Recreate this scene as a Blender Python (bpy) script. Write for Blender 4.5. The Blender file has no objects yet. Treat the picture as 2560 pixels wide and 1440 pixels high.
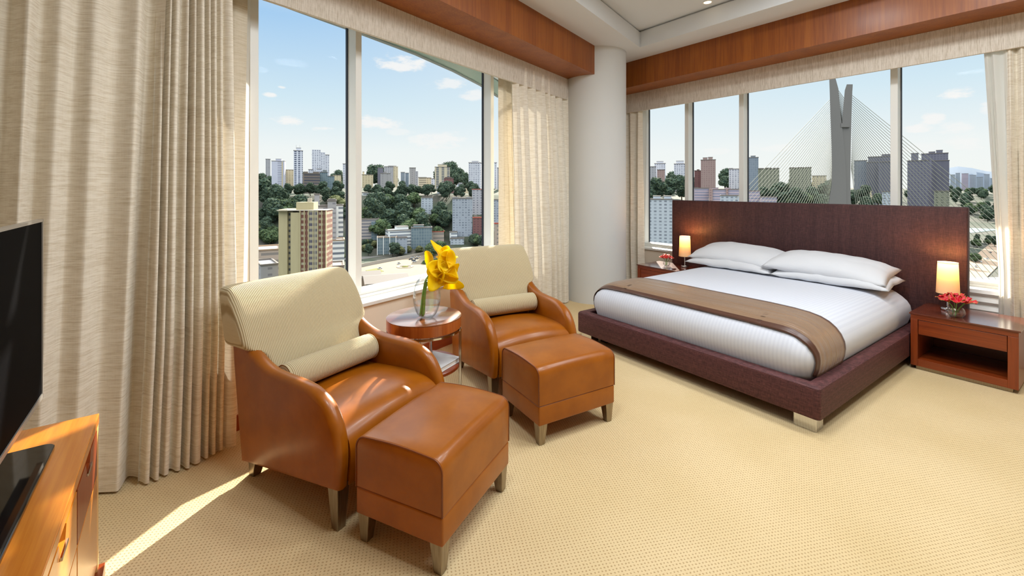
import bpy, bmesh, math, random
from math import sin, cos, pi, radians as R, atan2, sqrt
from mathutils import Vector, Matrix, noise as mnoise
random.seed(7)
S = bpy.context.scene
COL = S.collection

# ---------------------------------------------------------------- camera
F, CX, HY, CAMZ = 1110.0, 1280.0, 471.0, 1.5
cam = bpy.data.cameras.new('camera'); camo = bpy.data.objects.new('camera', cam); COL.objects.link(camo)
camo.location = (0, 0, CAMZ); camo.rotation_euler = (R(90), 0, 0)
cam.sensor_width = 36; cam.lens = 36 * F / 2560.0
cam.shift_y = -(720 - HY) / 2560.0; cam.clip_end = 20000; cam.clip_start = 0.02
S.camera = camo

# ---------------------------------------------------------------- colour management
vs = S.view_settings
S.display_settings.display_device = 'sRGB'
vs.view_transform = 'Standard'; vs.look = 'None'; vs.gamma = 1.0; vs.exposure = 0.0
vs.use_curve_mapping = False
try:
    S.cycles.use_denoising = True
    S.cycles.max_bounces = 10; S.cycles.diffuse_bounces = 5; S.cycles.glossy_bounces = 4
    S.cycles.transmission_bounces = 8; S.cycles.transparent_max_bounces = 16
    S.cycles.sample_clamp_indirect = 8.0
    S.cycles.caustics_reflective = False; S.cycles.caustics_refractive = False
except Exception: pass

def lin(c):
    if isinstance(c, str):
        c = [int(c[i:i+2], 16) for i in (0, 2, 4)]
    r = [(x/255/12.92 if x/255 <= 0.04045 else ((x/255+0.055)/1.055)**2.4) for x in c]
    return (r[0], r[1], r[2], 1.0)
def pix(px, py, Y): return Vector(((px-CX)/F*Y, Y, CAMZ-(py-HY)/F*Y))

SUN_AZ, SUN_EL = 11.5, 27.5
sun_dir = Vector((sin(R(SUN_AZ))*cos(R(SUN_EL)), cos(R(SUN_AZ))*cos(R(SUN_EL)), sin(R(SUN_EL))))
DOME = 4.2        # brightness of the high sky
SUNP = 15.0
FILL = 0.66

# ---------------------------------------------------------------- world
class NT:
    def __init__(s, tree): s.t = tree; s.n = tree.nodes; s.l = tree.links
    def new(s, typ, **kw):
        n = s.n.new(typ)
        for k, v in kw.items(): setattr(n, k, v)
        return n
    def link(s, a, b): s.l.new(a, b)
    def put(s, sock, v):
        if hasattr(v, 'is_linked') or isinstance(v, bpy.types.NodeSocket): s.link(v, sock)
        else: sock.default_value = v
    def m(s, op, a, b=None, c=None, clamp=False):
        n = s.n.new('ShaderNodeMath'); n.operation = op; n.use_clamp = clamp
        s.put(n.inputs[0], a)
        if b is not None: s.put(n.inputs[1], b)
        if c is not None: s.put(n.inputs[2], c)
        return n.outputs[0]
    def mix(s, f, a, b):
        n = s.n.new('ShaderNodeMix'); n.data_type = 'RGBA'
        s.put(n.inputs[0], f); s.put(n.inputs[6], a); s.put(n.inputs[7], b)
        return n.outputs[2]
    def ramp(s, f, stops):
        n = s.n.new('ShaderNodeValToRGB'); e = n.color_ramp.elements
        while len(e) < len(stops): e.new(0.5)
        for k, (p, c) in enumerate(stops): e[k].position = p; e[k].color = c
        s.put(n.inputs[0], f); return n.outputs[0]
    def mr(s, v, a, b, c=0.0, d=1.0, smooth=True):
        n = s.n.new('ShaderNodeMapRange'); n.interpolation_type = 'SMOOTHSTEP' if smooth else 'LINEAR'
        s.put(n.inputs[0], v); n.inputs[1].default_value = a; n.inputs[2].default_value = b
        n.inputs[3].default_value = c; n.inputs[4].default_value = d
        return n.outputs[0]
    def noise(s, vec, scale, detail=3, rough=0.5, dist=0.0):
        n = s.n.new('ShaderNodeTexNoise'); n.inputs['Scale'].default_value = scale
        n.inputs['Detail'].default_value = detail; n.inputs['Roughness'].default_value = rough
        n.inputs['Distortion'].default_value = dist
        if vec is not None: s.link(vec, n.inputs['Vector'])
        return n.outputs[0]

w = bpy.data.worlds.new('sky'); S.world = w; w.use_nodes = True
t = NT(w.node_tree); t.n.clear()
tc = t.new('ShaderNodeTexCoord'); sp = t.new('ShaderNodeSeparateXYZ'); t.link(tc.outputs['Generated'], sp.inputs[0])
X, Y_, Z = sp.outputs
base = t.ramp(Z, [(0.0, (0.95, 0.965, 0.93, 1)), (0.08, (0.90, 0.945, 0.94, 1)), (0.18, (0.66, 0.83, 0.93, 1)), (0.33, (0.38, 0.62, 0.90, 1)), (0.5, (0.80, 0.84, 0.88, 1)), (1.0, (0.84, 0.85, 0.86, 1))])
dt = t.new('ShaderNodeVectorMath', operation='DOT_PRODUCT'); t.link(tc.outputs['Generated'], dt.inputs[0]); dt.inputs[1].default_value = sun_dir
glow = t.m('POWER', t.m('MAXIMUM', dt.outputs[1], 0.0), 14.0)
skyc = t.mix(t.m('MULTIPLY', glow, 0.85, clamp=True), base, (0.90, 0.94, 0.94, 1))
az = t.m('ARCTAN2', X, Y_)
def azel(px, py):
    v = Vector(((px-CX)/F, 1, -(py-HY)/F)).normalized(); return atan2(v.x, v.y), v.z
cn = t.new('ShaderNodeCombineXYZ'); t.link(az, cn.inputs[0]); t.link(t.m('MULTIPLY', Z, 2.2), cn.inputs[1])
nz = t.m('SUBTRACT', t.noise(cn.outputs[0], 26, 6, 0.62), 0.5)
nz2 = t.m('SUBTRACT', t.noise(cn.outputs[0], 9, 3, 0.5), 0.5)
tot = None
for (px, py, rx, ry, st) in [(1010,158,78,24,1),(1130,210,70,16,.8),(1185,235,40,18,.8),(675,237,20,7,1),(705,218,12,4,.8),(715,302,46,12,1),(805,322,34,7,.9),
        (945,307,65,20,1),(1090,352,80,26,.75),(2397,232,58,16,1.1),(2330,300,38,20,.9),(2300,322,60,15,.9),(2380,322,60,20,.7),(2420,352,70,26,.6),(2465,275,20,20,.8),
        (1930,372,60,14,.5),(1780,380,50,12,.4),(2300,370,80,16,.4),(1000,330,50,10,.5)]:
    a0, e0 = azel(px, py); a1, _ = azel(px+rx, py); _, e1 = azel(px, py-ry)
    dx = t.m('DIVIDE', t.m('SUBTRACT', az, a0), abs(a1-a0)); dy = t.m('DIVIDE', t.m('SUBTRACT', Z, e0), abs(e1-e0))
    d = t.m('ADD', t.m('MULTIPLY', dx, dx), t.m('MULTIPLY', dy, dy))
    v = t.m('ADD', t.m('SUBTRACT', 1.0, d), t.m('ADD', t.m('MULTIPLY', nz, 3.4), t.m('MULTIPLY', nz2, 1.6)))
    v = t.m('MULTIPLY', t.mr(v, 0.05, 1.0), st)
    tot = v if tot is None else t.m('MAXIMUM', tot, v)
skyc = t.mix(t.m('MULTIPLY', tot, 0.88, clamp=True), skyc, (0.98, 0.96, 0.94, 1))
below = t.mr(Z, -0.03, -0.012)
skyc = t.mix(below, (0.35, 0.38, 0.36, 1), skyc)
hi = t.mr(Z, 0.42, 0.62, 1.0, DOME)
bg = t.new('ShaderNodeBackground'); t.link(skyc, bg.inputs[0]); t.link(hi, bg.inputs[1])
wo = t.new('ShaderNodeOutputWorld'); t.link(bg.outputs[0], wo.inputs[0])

# ---------------------------------------------------------------- sun (the added fill lamps hang under the ceiling, see below)
sl = bpy.data.lights.new('sun', 'SUN'); sl.energy = SUNP; sl.color = (1.0, 0.92, 0.78); sl.angle = R(0.6)
so = bpy.data.objects.new('sun', sl); COL.objects.link(so); so.location = (10, 30, 20)
so.rotation_euler = sun_dir.to_track_quat('Z', 'Y').to_euler()

# ---------------------------------------------------------------- helpers: objects
def tag(o, label=None, cat=None, group=None, kind=None):
    if label: o['label'] = label
    if cat: o['category'] = cat
    if group: o['group'] = group
    if kind: o['kind'] = kind
    return o
def empty(name, loc=(0,0,0), rz=0.0, **kw):
    o = bpy.data.objects.new(name, None); COL.objects.link(o); o.location = loc; o.rotation_euler = (0, 0, rz)
    o.empty_display_size = 0.1
    return tag(o, **kw)
def obj(name, bm, m, parent=None, loc=None, rot=None, smooth=False, sharp=None):
    me = bpy.data.meshes.new(name)
    bmesh.ops.recalc_face_normals(bm, faces=bm.faces[:])
    bm.to_mesh(me); bm.free()
    for mm in (m if isinstance(m, (list, tuple)) else [m]): me.materials.append(mm)
    if smooth:
        for p in me.polygons: p.use_smooth = len(p.vertices) < 20
        if sharp is not None: me.set_sharp_from_angle(angle=R(sharp))
    o = bpy.data.objects.new(name, me); COL.objects.link(o)
    if parent: o.parent = parent
    if loc: o.location = loc
    if rot is not None: o.rotation_euler = (0, 0, rot) if isinstance(rot, (int, float)) else rot
    return o
def copy_tree(o, parent=None):
    c = o.copy(); COL.objects.link(c); c.parent = parent
    for ch in o.children: copy_tree(ch, c)
    return c
def BM(): return bmesh.new()
def box(bm, x0, x1, y0, y1, z0, z1, bev=0.0, seg=2, mi=0):
    vv = [bm.verts.new(p) for p in ((x0,y0,z0),(x1,y0,z0),(x1,y1,z0),(x0,y1,z0),(x0,y0,z1),(x1,y0,z1),(x1,y1,z1),(x0,y1,z1))]
    fs = []
    for f in ((0,3,2,1),(4,5,6,7),(0,1,5,4),(1,2,6,5),(2,3,7,6),(3,0,4,7)):
        ff = bm.faces.new([vv[i] for i in f]); ff.material_index = mi; fs.append(ff)
    if bev > 0:
        es = list({e for f in fs for e in f.edges})
        bmesh.ops.bevel(bm, geom=es, offset=bev, segments=seg, profile=0.5, affect='EDGES')
    return bm
def cyl(bm, c, r0, r1, h, seg=32, cap=True):
    """cylinder/cone from z=c.z up"""
    rings = []
    for (r, z) in ((r0, 0), (r1, h)):
        rings.append([bm.verts.new((c[0]+r*cos(2*pi*k/seg), c[1]+r*sin(2*pi*k/seg), c[2]+z)) for k in range(seg)])
    for k in range(seg): bm.faces.new((rings[0][k], rings[0][(k+1)%seg], rings[1][(k+1)%seg], rings[1][k]))
    if cap: bm.faces.new(rings[0][::-1]); bm.faces.new(rings[1])
    return bm
def lathe(bm, prof, seg=40, c=(0,0,0), close=False):
    rings = []
    for (r, z) in prof:
        if r < 1e-5: rings.append([bm.verts.new((c[0], c[1], c[2]+z))])
        else: rings.append([bm.verts.new((c[0]+r*cos(2*pi*k/seg), c[1]+r*sin(2*pi*k/seg), c[2]+z)) for k in range(seg)])
    n = len(rings)
    for i in range(n if close else n-1):
        a, b = rings[i], rings[(i+1) % n]
        for k in range(seg):
            k2 = (k+1) % seg
            if len(a) == 1 and len(b) == 1: continue
            if len(a) == 1: bm.faces.new((a[0], b[k2], b[k]))
            elif len(b) == 1: bm.faces.new((a[k], a[k2], b[0]))
            else: bm.faces.new((a[k], a[k2], b[k2], b[k]))
    return bm
def tube(bm, pts, r, seg=8, r1=None, cap=True):
    pts = [Vector(p) for p in pts]; rings = []; prev = None
    for i, p in enumerate(pts):
        d = (pts[min(i+1, len(pts)-1)] - pts[max(i-1, 0)]).normalized()
        if prev is None:
            a = Vector((0,0,1)) if abs(d.z) < 0.9 else Vector((1,0,0)); u = d.cross(a).normalized()
        else: u = (prev - d*prev.dot(d)).normalized()
        prev = u; v = d.cross(u)
        rr = r if r1 is None else r + (r1-r)*i/(len(pts)-1)
        rings.append([bm.verts.new(p + (u*cos(2*pi*k/seg) + v*sin(2*pi*k/seg))*rr) for k in range(seg)])
    for a, b in zip(rings, rings[1:]):
        for k in range(seg): bm.faces.new((a[k], a[(k+1)%seg], b[(k+1)%seg], b[k]))
    if cap: bm.faces.new(rings[0][::-1]); bm.faces.new(rings[-1])
    return bm
def rrect(x0, x1, y0, y1, r, n=6):
    r = min(r, (x1-x0)/2-1e-4, (y1-y0)/2-1e-4); pts = []
    for (cx, cy, a) in ((x1-r, y1-r, 0), (x0+r, y1-r, 90), (x0+r, y0+r, 180), (x1-r, y0+r, 270)):
        for k in range(n+1): pts.append((cx + r*cos(R(a+90*k/n)), cy + r*sin(R(a+90*k/n))))
    return pts
def loft(bm, secs, capb=True, capt=True):
    rings = [[bm.verts.new((p[0], p[1], z)) for p in pts] for (z, pts) in secs]
    n = len(rings[0])
    for a, b in zip(rings, rings[1:]):
        for k in range(n): bm.faces.new((a[k], a[(k+1)%n], b[(k+1)%n], b[k]))
    if capb: bm.faces.new(rings[0][::-1])
    if capt: bm.faces.new(rings[-1])
    return bm
def crom(pts, n=6):
    out = []; P = [pts[0]] + list(pts) + [pts[-1]]
    for i in range(1, len(P)-2):
        for k in range(n):
            tt = k/n; a, b, c, d = P[i-1], P[i], P[i+1], P[i+2]
            out.append(tuple(0.5*((2*b[j]) + (-a[j]+c[j])*tt + (2*a[j]-5*b[j]+4*c[j]-d[j])*tt*tt + (-a[j]+3*b[j]-3*c[j]+d[j])*tt**3) for j in range(len(a))))
    out.append(tuple(pts[-1])); return out

# ---------------------------------------------------------------- materials
MATS = {}
def pmat(name, color, rough=0.5, metal=0.0, spec=None, coat=0.0, coatr=0.1, sheen=0.0):
    m = bpy.data.materials.new(name); m.use_nodes = True
    T = NT(m.node_tree); b = m.node_tree.nodes['Principled BSDF']
    b.inputs['Base Color'].default_value = lin(color) if not (isinstance(color, tuple) and len(color) == 4) else color
    b.inputs['Roughness'].default_value = rough; b.inputs['Metallic'].default_value = metal
    if spec is not None: b.inputs['Specular IOR Level'].default_value = spec
    if coat: b.inputs['Coat Weight'].default_value = coat; b.inputs['Coat Roughness'].default_value = coatr
    if sheen: b.inputs['Sheen Weight'].default_value = sheen; b.inputs['Sheen Roughness'].default_value = 0.5
    MATS[name] = m
    return m, T, b
def objcoord(T, scale=(1,1,1), rot=(0,0,0)):
    tc = T.new('ShaderNodeTexCoord'); mp = T.new('ShaderNodeMapping'); mp.inputs['Scale'].default_value = scale
    mp.inputs['Rotation'].default_value = rot
    T.link(tc.outputs['Object'], mp.inputs[0]); return mp.outputs[0]
def bump(T, b, h, strength=0.3, dist=0.01):
    n = T.new('ShaderNodeBump'); n.inputs['Strength'].default_value = strength; n.inputs['Distance'].default_value = dist
    T.put(n.inputs['Height'], h); T.link(n.outputs[0], b.inputs['Normal'])

M_wall, T, b = pmat('wall_paint', (226, 214, 196), 0.85)
bump(T, b, T.noise(objcoord(T), 180, 2), 0.05, 0.002)
M_ceil, T, b = pmat('ceiling_paint', (216, 219, 222), 0.9)
M_col, T, b = pmat('column_paint', (210, 212, 212), 0.75)
M_white, T, b = pmat('window_white', (228, 228, 224), 0.4)
M_gasket, T, b = pmat('gasket', (28, 32, 44), 0.5)

def wood(name, c1, c2, rough=0.35, scale=(1, 1, 1), coat=0.2, fine=60, axis='z'):
    m, T, b = pmat(name, c1, rough, coat=coat, coatr=0.2)
    sc = {'z': (1, 1, .04), 'x': (.04, 1, 1), 'y': (1, .04, 1)}[axis]
    v = objcoord(T, tuple(a*q for a, q in zip(sc, scale)))
    n1 = T.noise(v, fine, 4, 0.6, 0.2); n2 = T.noise(v, 7, 3, 0.5, 0.8)
    f = T.m('ADD', T.m('MULTIPLY', n1, 0.6), T.m('MULTIPLY', n2, 0.5))
    f = T.mr(f, 0.36, 0.74)
    T.link(T.mix(f, lin(c1), lin(c2)), b.inputs['Base Color'])
    bump(T, b, n1, 0.06, 0.002)
    return m
M_beam = wood('beam_wood', (124, 60, 6), (152, 84, 18), 0.45, coat=.12)
M_cherry = wood('cherry_wood', (112, 42, 12), (142, 62, 22), 0.3, axis='x')
M_cherryv = wood('cherry_wood_upright', (112, 42, 12), (142, 62, 22), 0.3)
M_night_top = wood('nightstand_top_wood', (84, 34, 18), (108, 46, 24), 0.16, coat=0.6, axis='x')
M_console = wood('console_wood', (186, 104, 26), (212, 132, 42), 0.25, coat=0.5, axis='x')
M_console_pale = wood('console_edge_wood', (214, 160, 90), (226, 178, 110), 0.35, axis='x')
M_tabletop = wood('table_wood', (112, 58, 28), (138, 78, 38), 0.10, coat=1.0, axis='x')
M_tablerim = wood('table_rim_wood', (150, 72, 26), (176, 94, 38), 0.25, coat=0.4)
M_baseboard = wood('baseboard_wood', (140, 58, 26), (164, 76, 36), 0.35, axis='x')

# carpet
M_carpet, T, b = pmat('carpet', (226, 202, 158), 0.95, spec=0.1, sheen=0.1)
v = objcoord(T, rot=(0, 0, R(33)))
sx = T.new('ShaderNodeSeparateXYZ'); T.link(v, sx.inputs[0])
PT = 0.0215
cx = T.m('SINE', T.m('MULTIPLY', sx.outputs[0], 2*pi/PT)); cy = T.m('SINE', T.m('MULTIPLY', sx.outputs[1], 2*pi/PT))
cell = T.m('MULTIPLY', cx, cy)
nn = T.noise(v, 160, 3, 0.6)
pit = T.mr(T.m('ADD', cell, T.m('MULTIPLY', T.m('SUBTRACT', nn, 0.5), 2.2)), 0.40, 0.95)
hgt = T.m('ADD', T.m('MULTIPLY', pit, -1.0), T.m('MULTIPLY', T.noise(v, 500, 2), 0.5))
big = T.noise(v, 1.2, 2)
ca = T.mix(T.mr(big, 0.3, 0.7), lin((222, 199, 156)), lin((213, 189, 143)))
T.link(T.mix(T.m('MULTIPLY', pit, 0.62), ca, lin((160, 122, 74))), b.inputs['Base Color'])
bump(T, b, hgt, 0.55, 0.004)

# linen
def linen(name, c1, c2, transl=0.0, horiz=True, sl=1.0):
    m, T, b = pmat(name, c1, 0.9, spec=0.15, sheen=0.15)
    v = objcoord(T, (3, 3, 260) if horiz else (260, 260, 3))
    v2 = objcoord(T, (220, 220, 8) if horiz else (8, 8, 220))
    v3 = objcoord(T, (9, 9, 90) if horiz else (90, 90, 9))
    a = T.noise(v, 1.0, 4, 0.65); c = T.noise(v2, 1.0, 2); d = T.noise(v3, 1.6, 3, .6)
    f = T.m('ADD', T.m('ADD', T.m('MULTIPLY', a, 0.6), T.m('MULTIPLY', c, 0.12)), T.m('MULTIPLY', d, 0.58))
    f = T.mr(f, 0.52, 0.88)
    colr = T.mix(T.m('MULTIPLY', f, sl), lin(c1), lin(c2))
    T.link(colr, b.inputs['Base Color']); bump(T, b, f, 0.25, 0.003)
    if transl:
        tr = T.new('ShaderNodeBsdfTranslucent'); T.link(colr, tr.inputs[0])
        mx = T.new('ShaderNodeMixShader'); mx.inputs[0].default_value = transl
        out = [n for n in T.n if n.type == 'OUTPUT_MATERIAL'][0]
        T.link(b.outputs[0], mx.inputs[1]); T.link(tr.outputs[0], mx.inputs[2]); T.link(mx.outputs[0], out.inputs[0])
    return m
M_curtain = linen('curtain_linen', (240, 233, 219), (190, 172, 142), 0.07, sl=.6)
M_lining = linen('curtain_lining', (222, 212, 194), (200, 186, 160), 0.12)
M_valance = linen('valance_linen', (220, 212, 200), (180, 168, 150), 0.0, horiz=False)
M_sheer, T, b = pmat('sheer_white', (240, 238, 232), 0.9)
tr = T.new('ShaderNodeBsdfTranslucent'); tr.inputs[0].default_value = (0.88, 0.87, 0.84, 1)
mx = T.new('ShaderNodeMixShader'); mx.inputs[0].default_value = 0.5
out = [n for n in T.n if n.type == 'OUTPUT_MATERIAL'][0]
T.link(b.outputs[0], mx.inputs[1]); T.link(tr.outputs[0], mx.inputs[2]); T.link(mx.outputs[0], out.inputs[0])

# leather
M_leather, T, b = pmat('tan_leather', (166, 94, 30), 0.36, spec=0.32, coat=0.22, coatr=0.22)
v = objcoord(T)
n1 = T.noise(v, 6, 4, 0.6); n2 = T.noise(v, 420, 2)
T.link(T.mix(T.mr(n1, 0.3, 0.7), lin((142, 76, 4)), lin((158, 88, 10))), b.inputs['Base Color'])
bump(T, b, T.m('ADD', T.m('MULTIPLY', n2, 0.3), T.noise(v, 14, 3)), 0.06, 0.006)
M_piping, T, b = pmat('leather_piping', (122, 60, 18), 0.4)
# corduroy
M_cord, T, b = pmat('corduroy', (222, 204, 160), 0.95, spec=0.1, sheen=0.2)
v = objcoord(T); sx = T.new('ShaderNodeSeparateXYZ'); T.link(v, sx.inputs[0])
wob = T.m('MULTIPLY', T.noise(v, 9, 2), 0.006)
st = T.m('SINE', T.m('MULTIPLY', T.m('ADD', sx.outputs[0], wob), 2*pi/0.0085))
wr = T.noise(objcoord(T, (4, 4, 14)), 1.5, 3, 0.5, 0.6)
T.link(T.mix(T.mr(st, -0.2, 1.0), lin((204, 190, 158)), lin((164, 143, 104))), b.inputs['Base Color'])
bump(T, b, T.m('ADD', T.m('MULTIPLY', st, -0.35), T.m('MULTIPLY', wr, 1.6)), 0.38, 0.008)
# steel
M_chrome, T, b = pmat('polished_steel', (206, 206, 208), 0.12, 1.0)
M_legmetal, T, b = pmat('brushed_steel', (150, 138, 122), 0.32, 1.0)
v = objcoord(T, (200, 200, 4)); T.link(T.mix(T.noise(v, 1, 3), lin((120, 106, 90)), lin((186, 174, 156))), b.inputs['Base Color'])
M_darkleg, T, b = pmat('dark_block', (52, 38, 38), 0.6)
# bed textiles
def weave(name, c1, c2, vertical):
    m, T, b = pmat(name, c1, 0.62, spec=0.35)
    v = objcoord(T, (330, 330, 26) if vertical else (26, 26, 330))
    v2 = objcoord(T, (26, 26, 330) if vertical else (330, 330, 26))
    a = T.noise(v, 1, 3, .6); c = T.noise(v2, 1, 2); e = T.noise(objcoord(T, (14, 14, .5) if vertical else (.8, .8, 40)), 2, 2)
    f = T.mr(T.m('ADD', T.m('ADD', T.m('MULTIPLY', a, .6), T.m('MULTIPLY', c, .45)), T.m('MULTIPLY', e, .26)), .45, .95)
    T.link(T.mix(f, lin(c1), lin(c2)), b.inputs['Base Color']); bump(T, b, f, 0.3, 0.003)
    return m
M_headb = weave('headboard_weave', (50, 27, 29), (88, 55, 54), True)
M_bedf = weave('bed_frame_weave', (52, 25, 28), (112, 66, 66), False)
M_duvet, T, b = pmat('white_duvet', (232, 232, 234), 0.75, spec=0.25, sheen=0.1)
sx = T.new('ShaderNodeSeparateXYZ'); T.link(objcoord(T), sx.inputs[0])
st = T.m('SINE', T.m('MULTIPLY', sx.outputs[0], 2*pi/0.026)); st2 = T.m('SINE', T.m('MULTIPLY', sx.outputs[2], 2*pi/0.026))
bump(T, b, T.m('ADD', T.m('MULTIPLY', st, .22), T.noise(objcoord(T), 3.0, 3)), 0.10, 0.005)
T.link(T.mix(T.mr(st, -.4, .6), lin((210, 214, 224)), lin((204, 208, 219))), b.inputs['Base Color'])
M_pillow, T, b = pmat('white_pillow', (212, 214, 219), 0.8, spec=0.2, sheen=0.1)
bump(T, b, T.noise(objcoord(T, (5, 9, 9)), 1.0, 4, 0.55, .5), 0.35, 0.02)
M_runner, T, b = pmat('bronze_satin', (140, 104, 70), 0.34, spec=0.5, sheen=0.2)
sx = T.new('ShaderNodeSeparateXYZ'); T.link(objcoord(T), sx.inputs[0])
edge = T.m('ABSOLUTE', T.m('SUBTRACT', sx.outputs[1], 0.380))
bd = T.mr(edge, 0.190, 0.196)
n = T.noise(objcoord(T, (1.2, 14, 1.2)), 1, 3)
T.link(T.mix(bd, T.mix(n, lin((122, 92, 68)), lin((148, 120, 94))), lin((78, 44, 28))), b.inputs['Base Color'])
bump(T, b, T.noise(objcoord(T, (.8, 22, .8)), 1.2, 3), 0.8, 0.02)
# electronics
M_black, T, b = pmat('tv_screen_black', (5, 5, 7), 0.6, spec=0.02)
M_blackg, T, b = pmat('black_glass', (8, 8, 10), 0.06, spec=0.6)
M_silver, T, b = pmat('silver_bezel', (190, 186, 180), 0.3, 0.7)
# glass
def arch_glass(name, tint=(1, 1, 1, 1), refl=0.06):
    m = bpy.data.materials.new(name); m.use_nodes = True; T = NT(m.node_tree); T.n.clear()
    tr = T.new('ShaderNodeBsdfTransparent'); tr.inputs[0].default_value = tint
    gl = T.new('ShaderNodeBsdfGlossy'); gl.inputs['Roughness'].default_value = 0.0
    fr = T.new('ShaderNodeLayerWeight'); fr.inputs[0].default_value = 0.5
    f = T.m('ADD', T.m('MULTIPLY', T.m('POWER', fr.outputs['Facing'], 5.0), 0.12), refl)
    mx = T.new('ShaderNodeMixShader'); T.link(f, mx.inputs[0]); T.link(tr.outputs[0], mx.inputs[1]); T.link(gl.outputs[0], mx.inputs[2])
    o = T.new('ShaderNodeOutputMaterial'); T.link(mx.outputs[0], o.inputs[0]); return m
M_pane = arch_glass('window_glass', (0.985, 0.99, 0.988, 1), 0.001)
def thin_glass(name, tint, f0, edge, rough=0.0):
    m = bpy.data.materials.new(name); m.use_nodes = True; T = NT(m.node_tree); T.n.clear()
    tr = T.new('ShaderNodeBsdfTransparent'); gl = T.new('ShaderNodeBsdfGlossy'); gl.inputs['Roughness'].default_value = rough
    lw = T.new('ShaderNodeLayerWeight'); lw.inputs[0].default_value = 0.5
    fc = T.m('POWER', lw.outputs['Facing'], 3.0)
    T.link(T.mix(T.m('MULTIPLY', fc, .8), (1, 1, 1, 1), tint), tr.inputs[0])
    mx = T.new('ShaderNodeMixShader'); T.link(T.m('ADD', T.m('MULTIPLY', fc, edge), f0, clamp=True), mx.inputs[0]); T.link(tr.outputs[0], mx.inputs[1]); T.link(gl.outputs[0], mx.inputs[2])
    o = T.new('ShaderNodeOutputMaterial'); T.link(mx.outputs[0], o.inputs[0]); return m
M_vase = thin_glass('clear_vase_glass', (0.62, 0.70, 0.74, 1), .045, .55); M_water = thin_glass('water', (0.60, 0.74, 0.72, 1), .05, .4)
M_yellow, T, b = pmat('calla_yellow', (254, 230, 8), 0.55)
tr = T.new('ShaderNodeBsdfTranslucent'); tr.inputs[0].default_value = lin((254, 228, 12)); mx = T.new('ShaderNodeMixShader'); mx.inputs[0].default_value = .5
out = [n for n in T.n if n.type == 'OUTPUT_MATERIAL'][0]; T.link(b.outputs[0], mx.inputs[1]); T.link(tr.outputs[0], mx.inputs[2]); T.link(mx.outputs[0], out.inputs[0])
M_stem, T, b = pmat('stem_green', (112, 166, 72), 0.5)
M_petal, T, b = pmat('gloriosa_petal', (214, 24, 52), 0.5)
vv = T.new('ShaderNodeTexCoord'); T.link(T.mix(T.mr(T.noise(vv.outputs['Object'], 40, 2), .48, .62), lin((206, 18, 46)), lin((232, 84, 96))), b.inputs['Base Color'])
M_petal_edge, T, b = pmat('gloriosa_edge', (244, 190, 96), 0.5)
M_shade, T, b = pmat('lamp_shade_fabric', (246, 226, 186), 0.9)
tr = T.new('ShaderNodeBsdfTranslucent'); tr.inputs[0].default_value = (0.92, 0.66, 0.30, 1)
mx = T.new('ShaderNodeMixShader'); mx.inputs[0].default_value = 0.34
out = [n for n in T.n if n.type == 'OUTPUT_MATERIAL'][0]
T.link(b.outputs[0], mx.inputs[1]); T.link(tr.outputs[0], mx.inputs[2]); T.link(mx.outputs[0], out.inputs[0])
M_book, T, b = pmat('book_cover', (206, 208, 208), 0.35); M_paper, T, b = pmat('paper', (232, 228, 218), 0.8)
def emis(name, col, s):
    m = bpy.data.materials.new(name); m.use_nodes = True; T = NT(m.node_tree); T.n.clear()
    e = T.new('ShaderNodeEmission'); e.inputs[0].default_value = col; e.inputs[1].default_value = s
    o = T.new('ShaderNodeOutputMaterial'); T.link(e.outputs[0], o.inputs[0]); return m

# ---------------------------------------------------------------- the room
A1 = atan2(.8101, .5864); A2 = atan2(-.8006, .5992)      # headings of the two window walls
d1 = Vector((cos(A1), sin(A1))); n1 = Vector((-sin(A1), cos(A1)))
d2 = Vector((cos(A2), sin(A2))); n2 = Vector((-sin(A2), cos(A2)))
OFF1, OFF2 = 3.0, 5.71                                     # inner wall planes measured from the origin
def lx(px, off, which=1):
    d, n = (d1, n1) if which == 1 else (d2, n2)
    r = Vector(((px-CX)/F, 1.0)); Y = off / r.dot(n); return (r*Y).dot(d)
def solve(o1, o2):
    det = n1.x*n2.y - n1.y*n2.x
    return Vector(((o1*n2.y - n1.y*o2)/det, (n1.x*o2 - o1*n2.x)/det))
K = solve(OFF1, OFF2)
Lw, Rw = 9.2, 8.2
def quad(o1, o2, la, lb):
    k = solve(o1, o2); l = k - d1*la; r = k + d2*lb; return [k, l, l + d2*lb, r]
outer = quad(OFF1+.33, OFF2+.33, Lw+.7, Rw+.7)
inner = quad(2.046, 4.81, 6.6, 5.6)
ZS, ZT = 3.34, 3.56
bm = BM()
box_pts = lambda q, z: [bm.verts.new((p.x, p.y, z)) for p in q]
f0 = box_pts(outer, 0.0); f1 = box_pts(outer, -0.25); bm.faces.new(f0); bm.faces.new(f1[::-1])
for k in range(4): bm.faces.new((f0[k], f0[(k+1)%4], f1[(k+1)%4], f1[k]))
tag(obj('floor', bm, M_carpet), kind='structure')
bm = BM()
a = box_pts(outer, ZS); bq = box_pts(inner, ZS); c = box_pts(inner, ZT-.02); cc = quad(2.075, 4.84, 6.66, 5.66)
a2 = box_pts(outer, ZT+.2)
c2 = [bm.verts.new((p.x, p.y, ZT-.02)) for p in cc]; c3 = [bm.verts.new((p.x, p.y, ZT)) for p in cc]
for k in range(4):
    j = (k+1) % 4
    bm.faces.new((a[k], a[j], bq[j], bq[k])); bm.faces.new((bq[k], bq[j], c[j], c[k]))
    bm.faces.new((c[k], c[j], c2[j], c2[k])); bm.faces.new((c2[k], c2[j], c3[j], c3[k])); bm.faces.new((a[k], a[j], a2[j], a2[k]))
bm.faces.new(c3); bm.faces.new(a2)
tag(obj('ceiling', bm, M_ceil), kind='structure')

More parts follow.
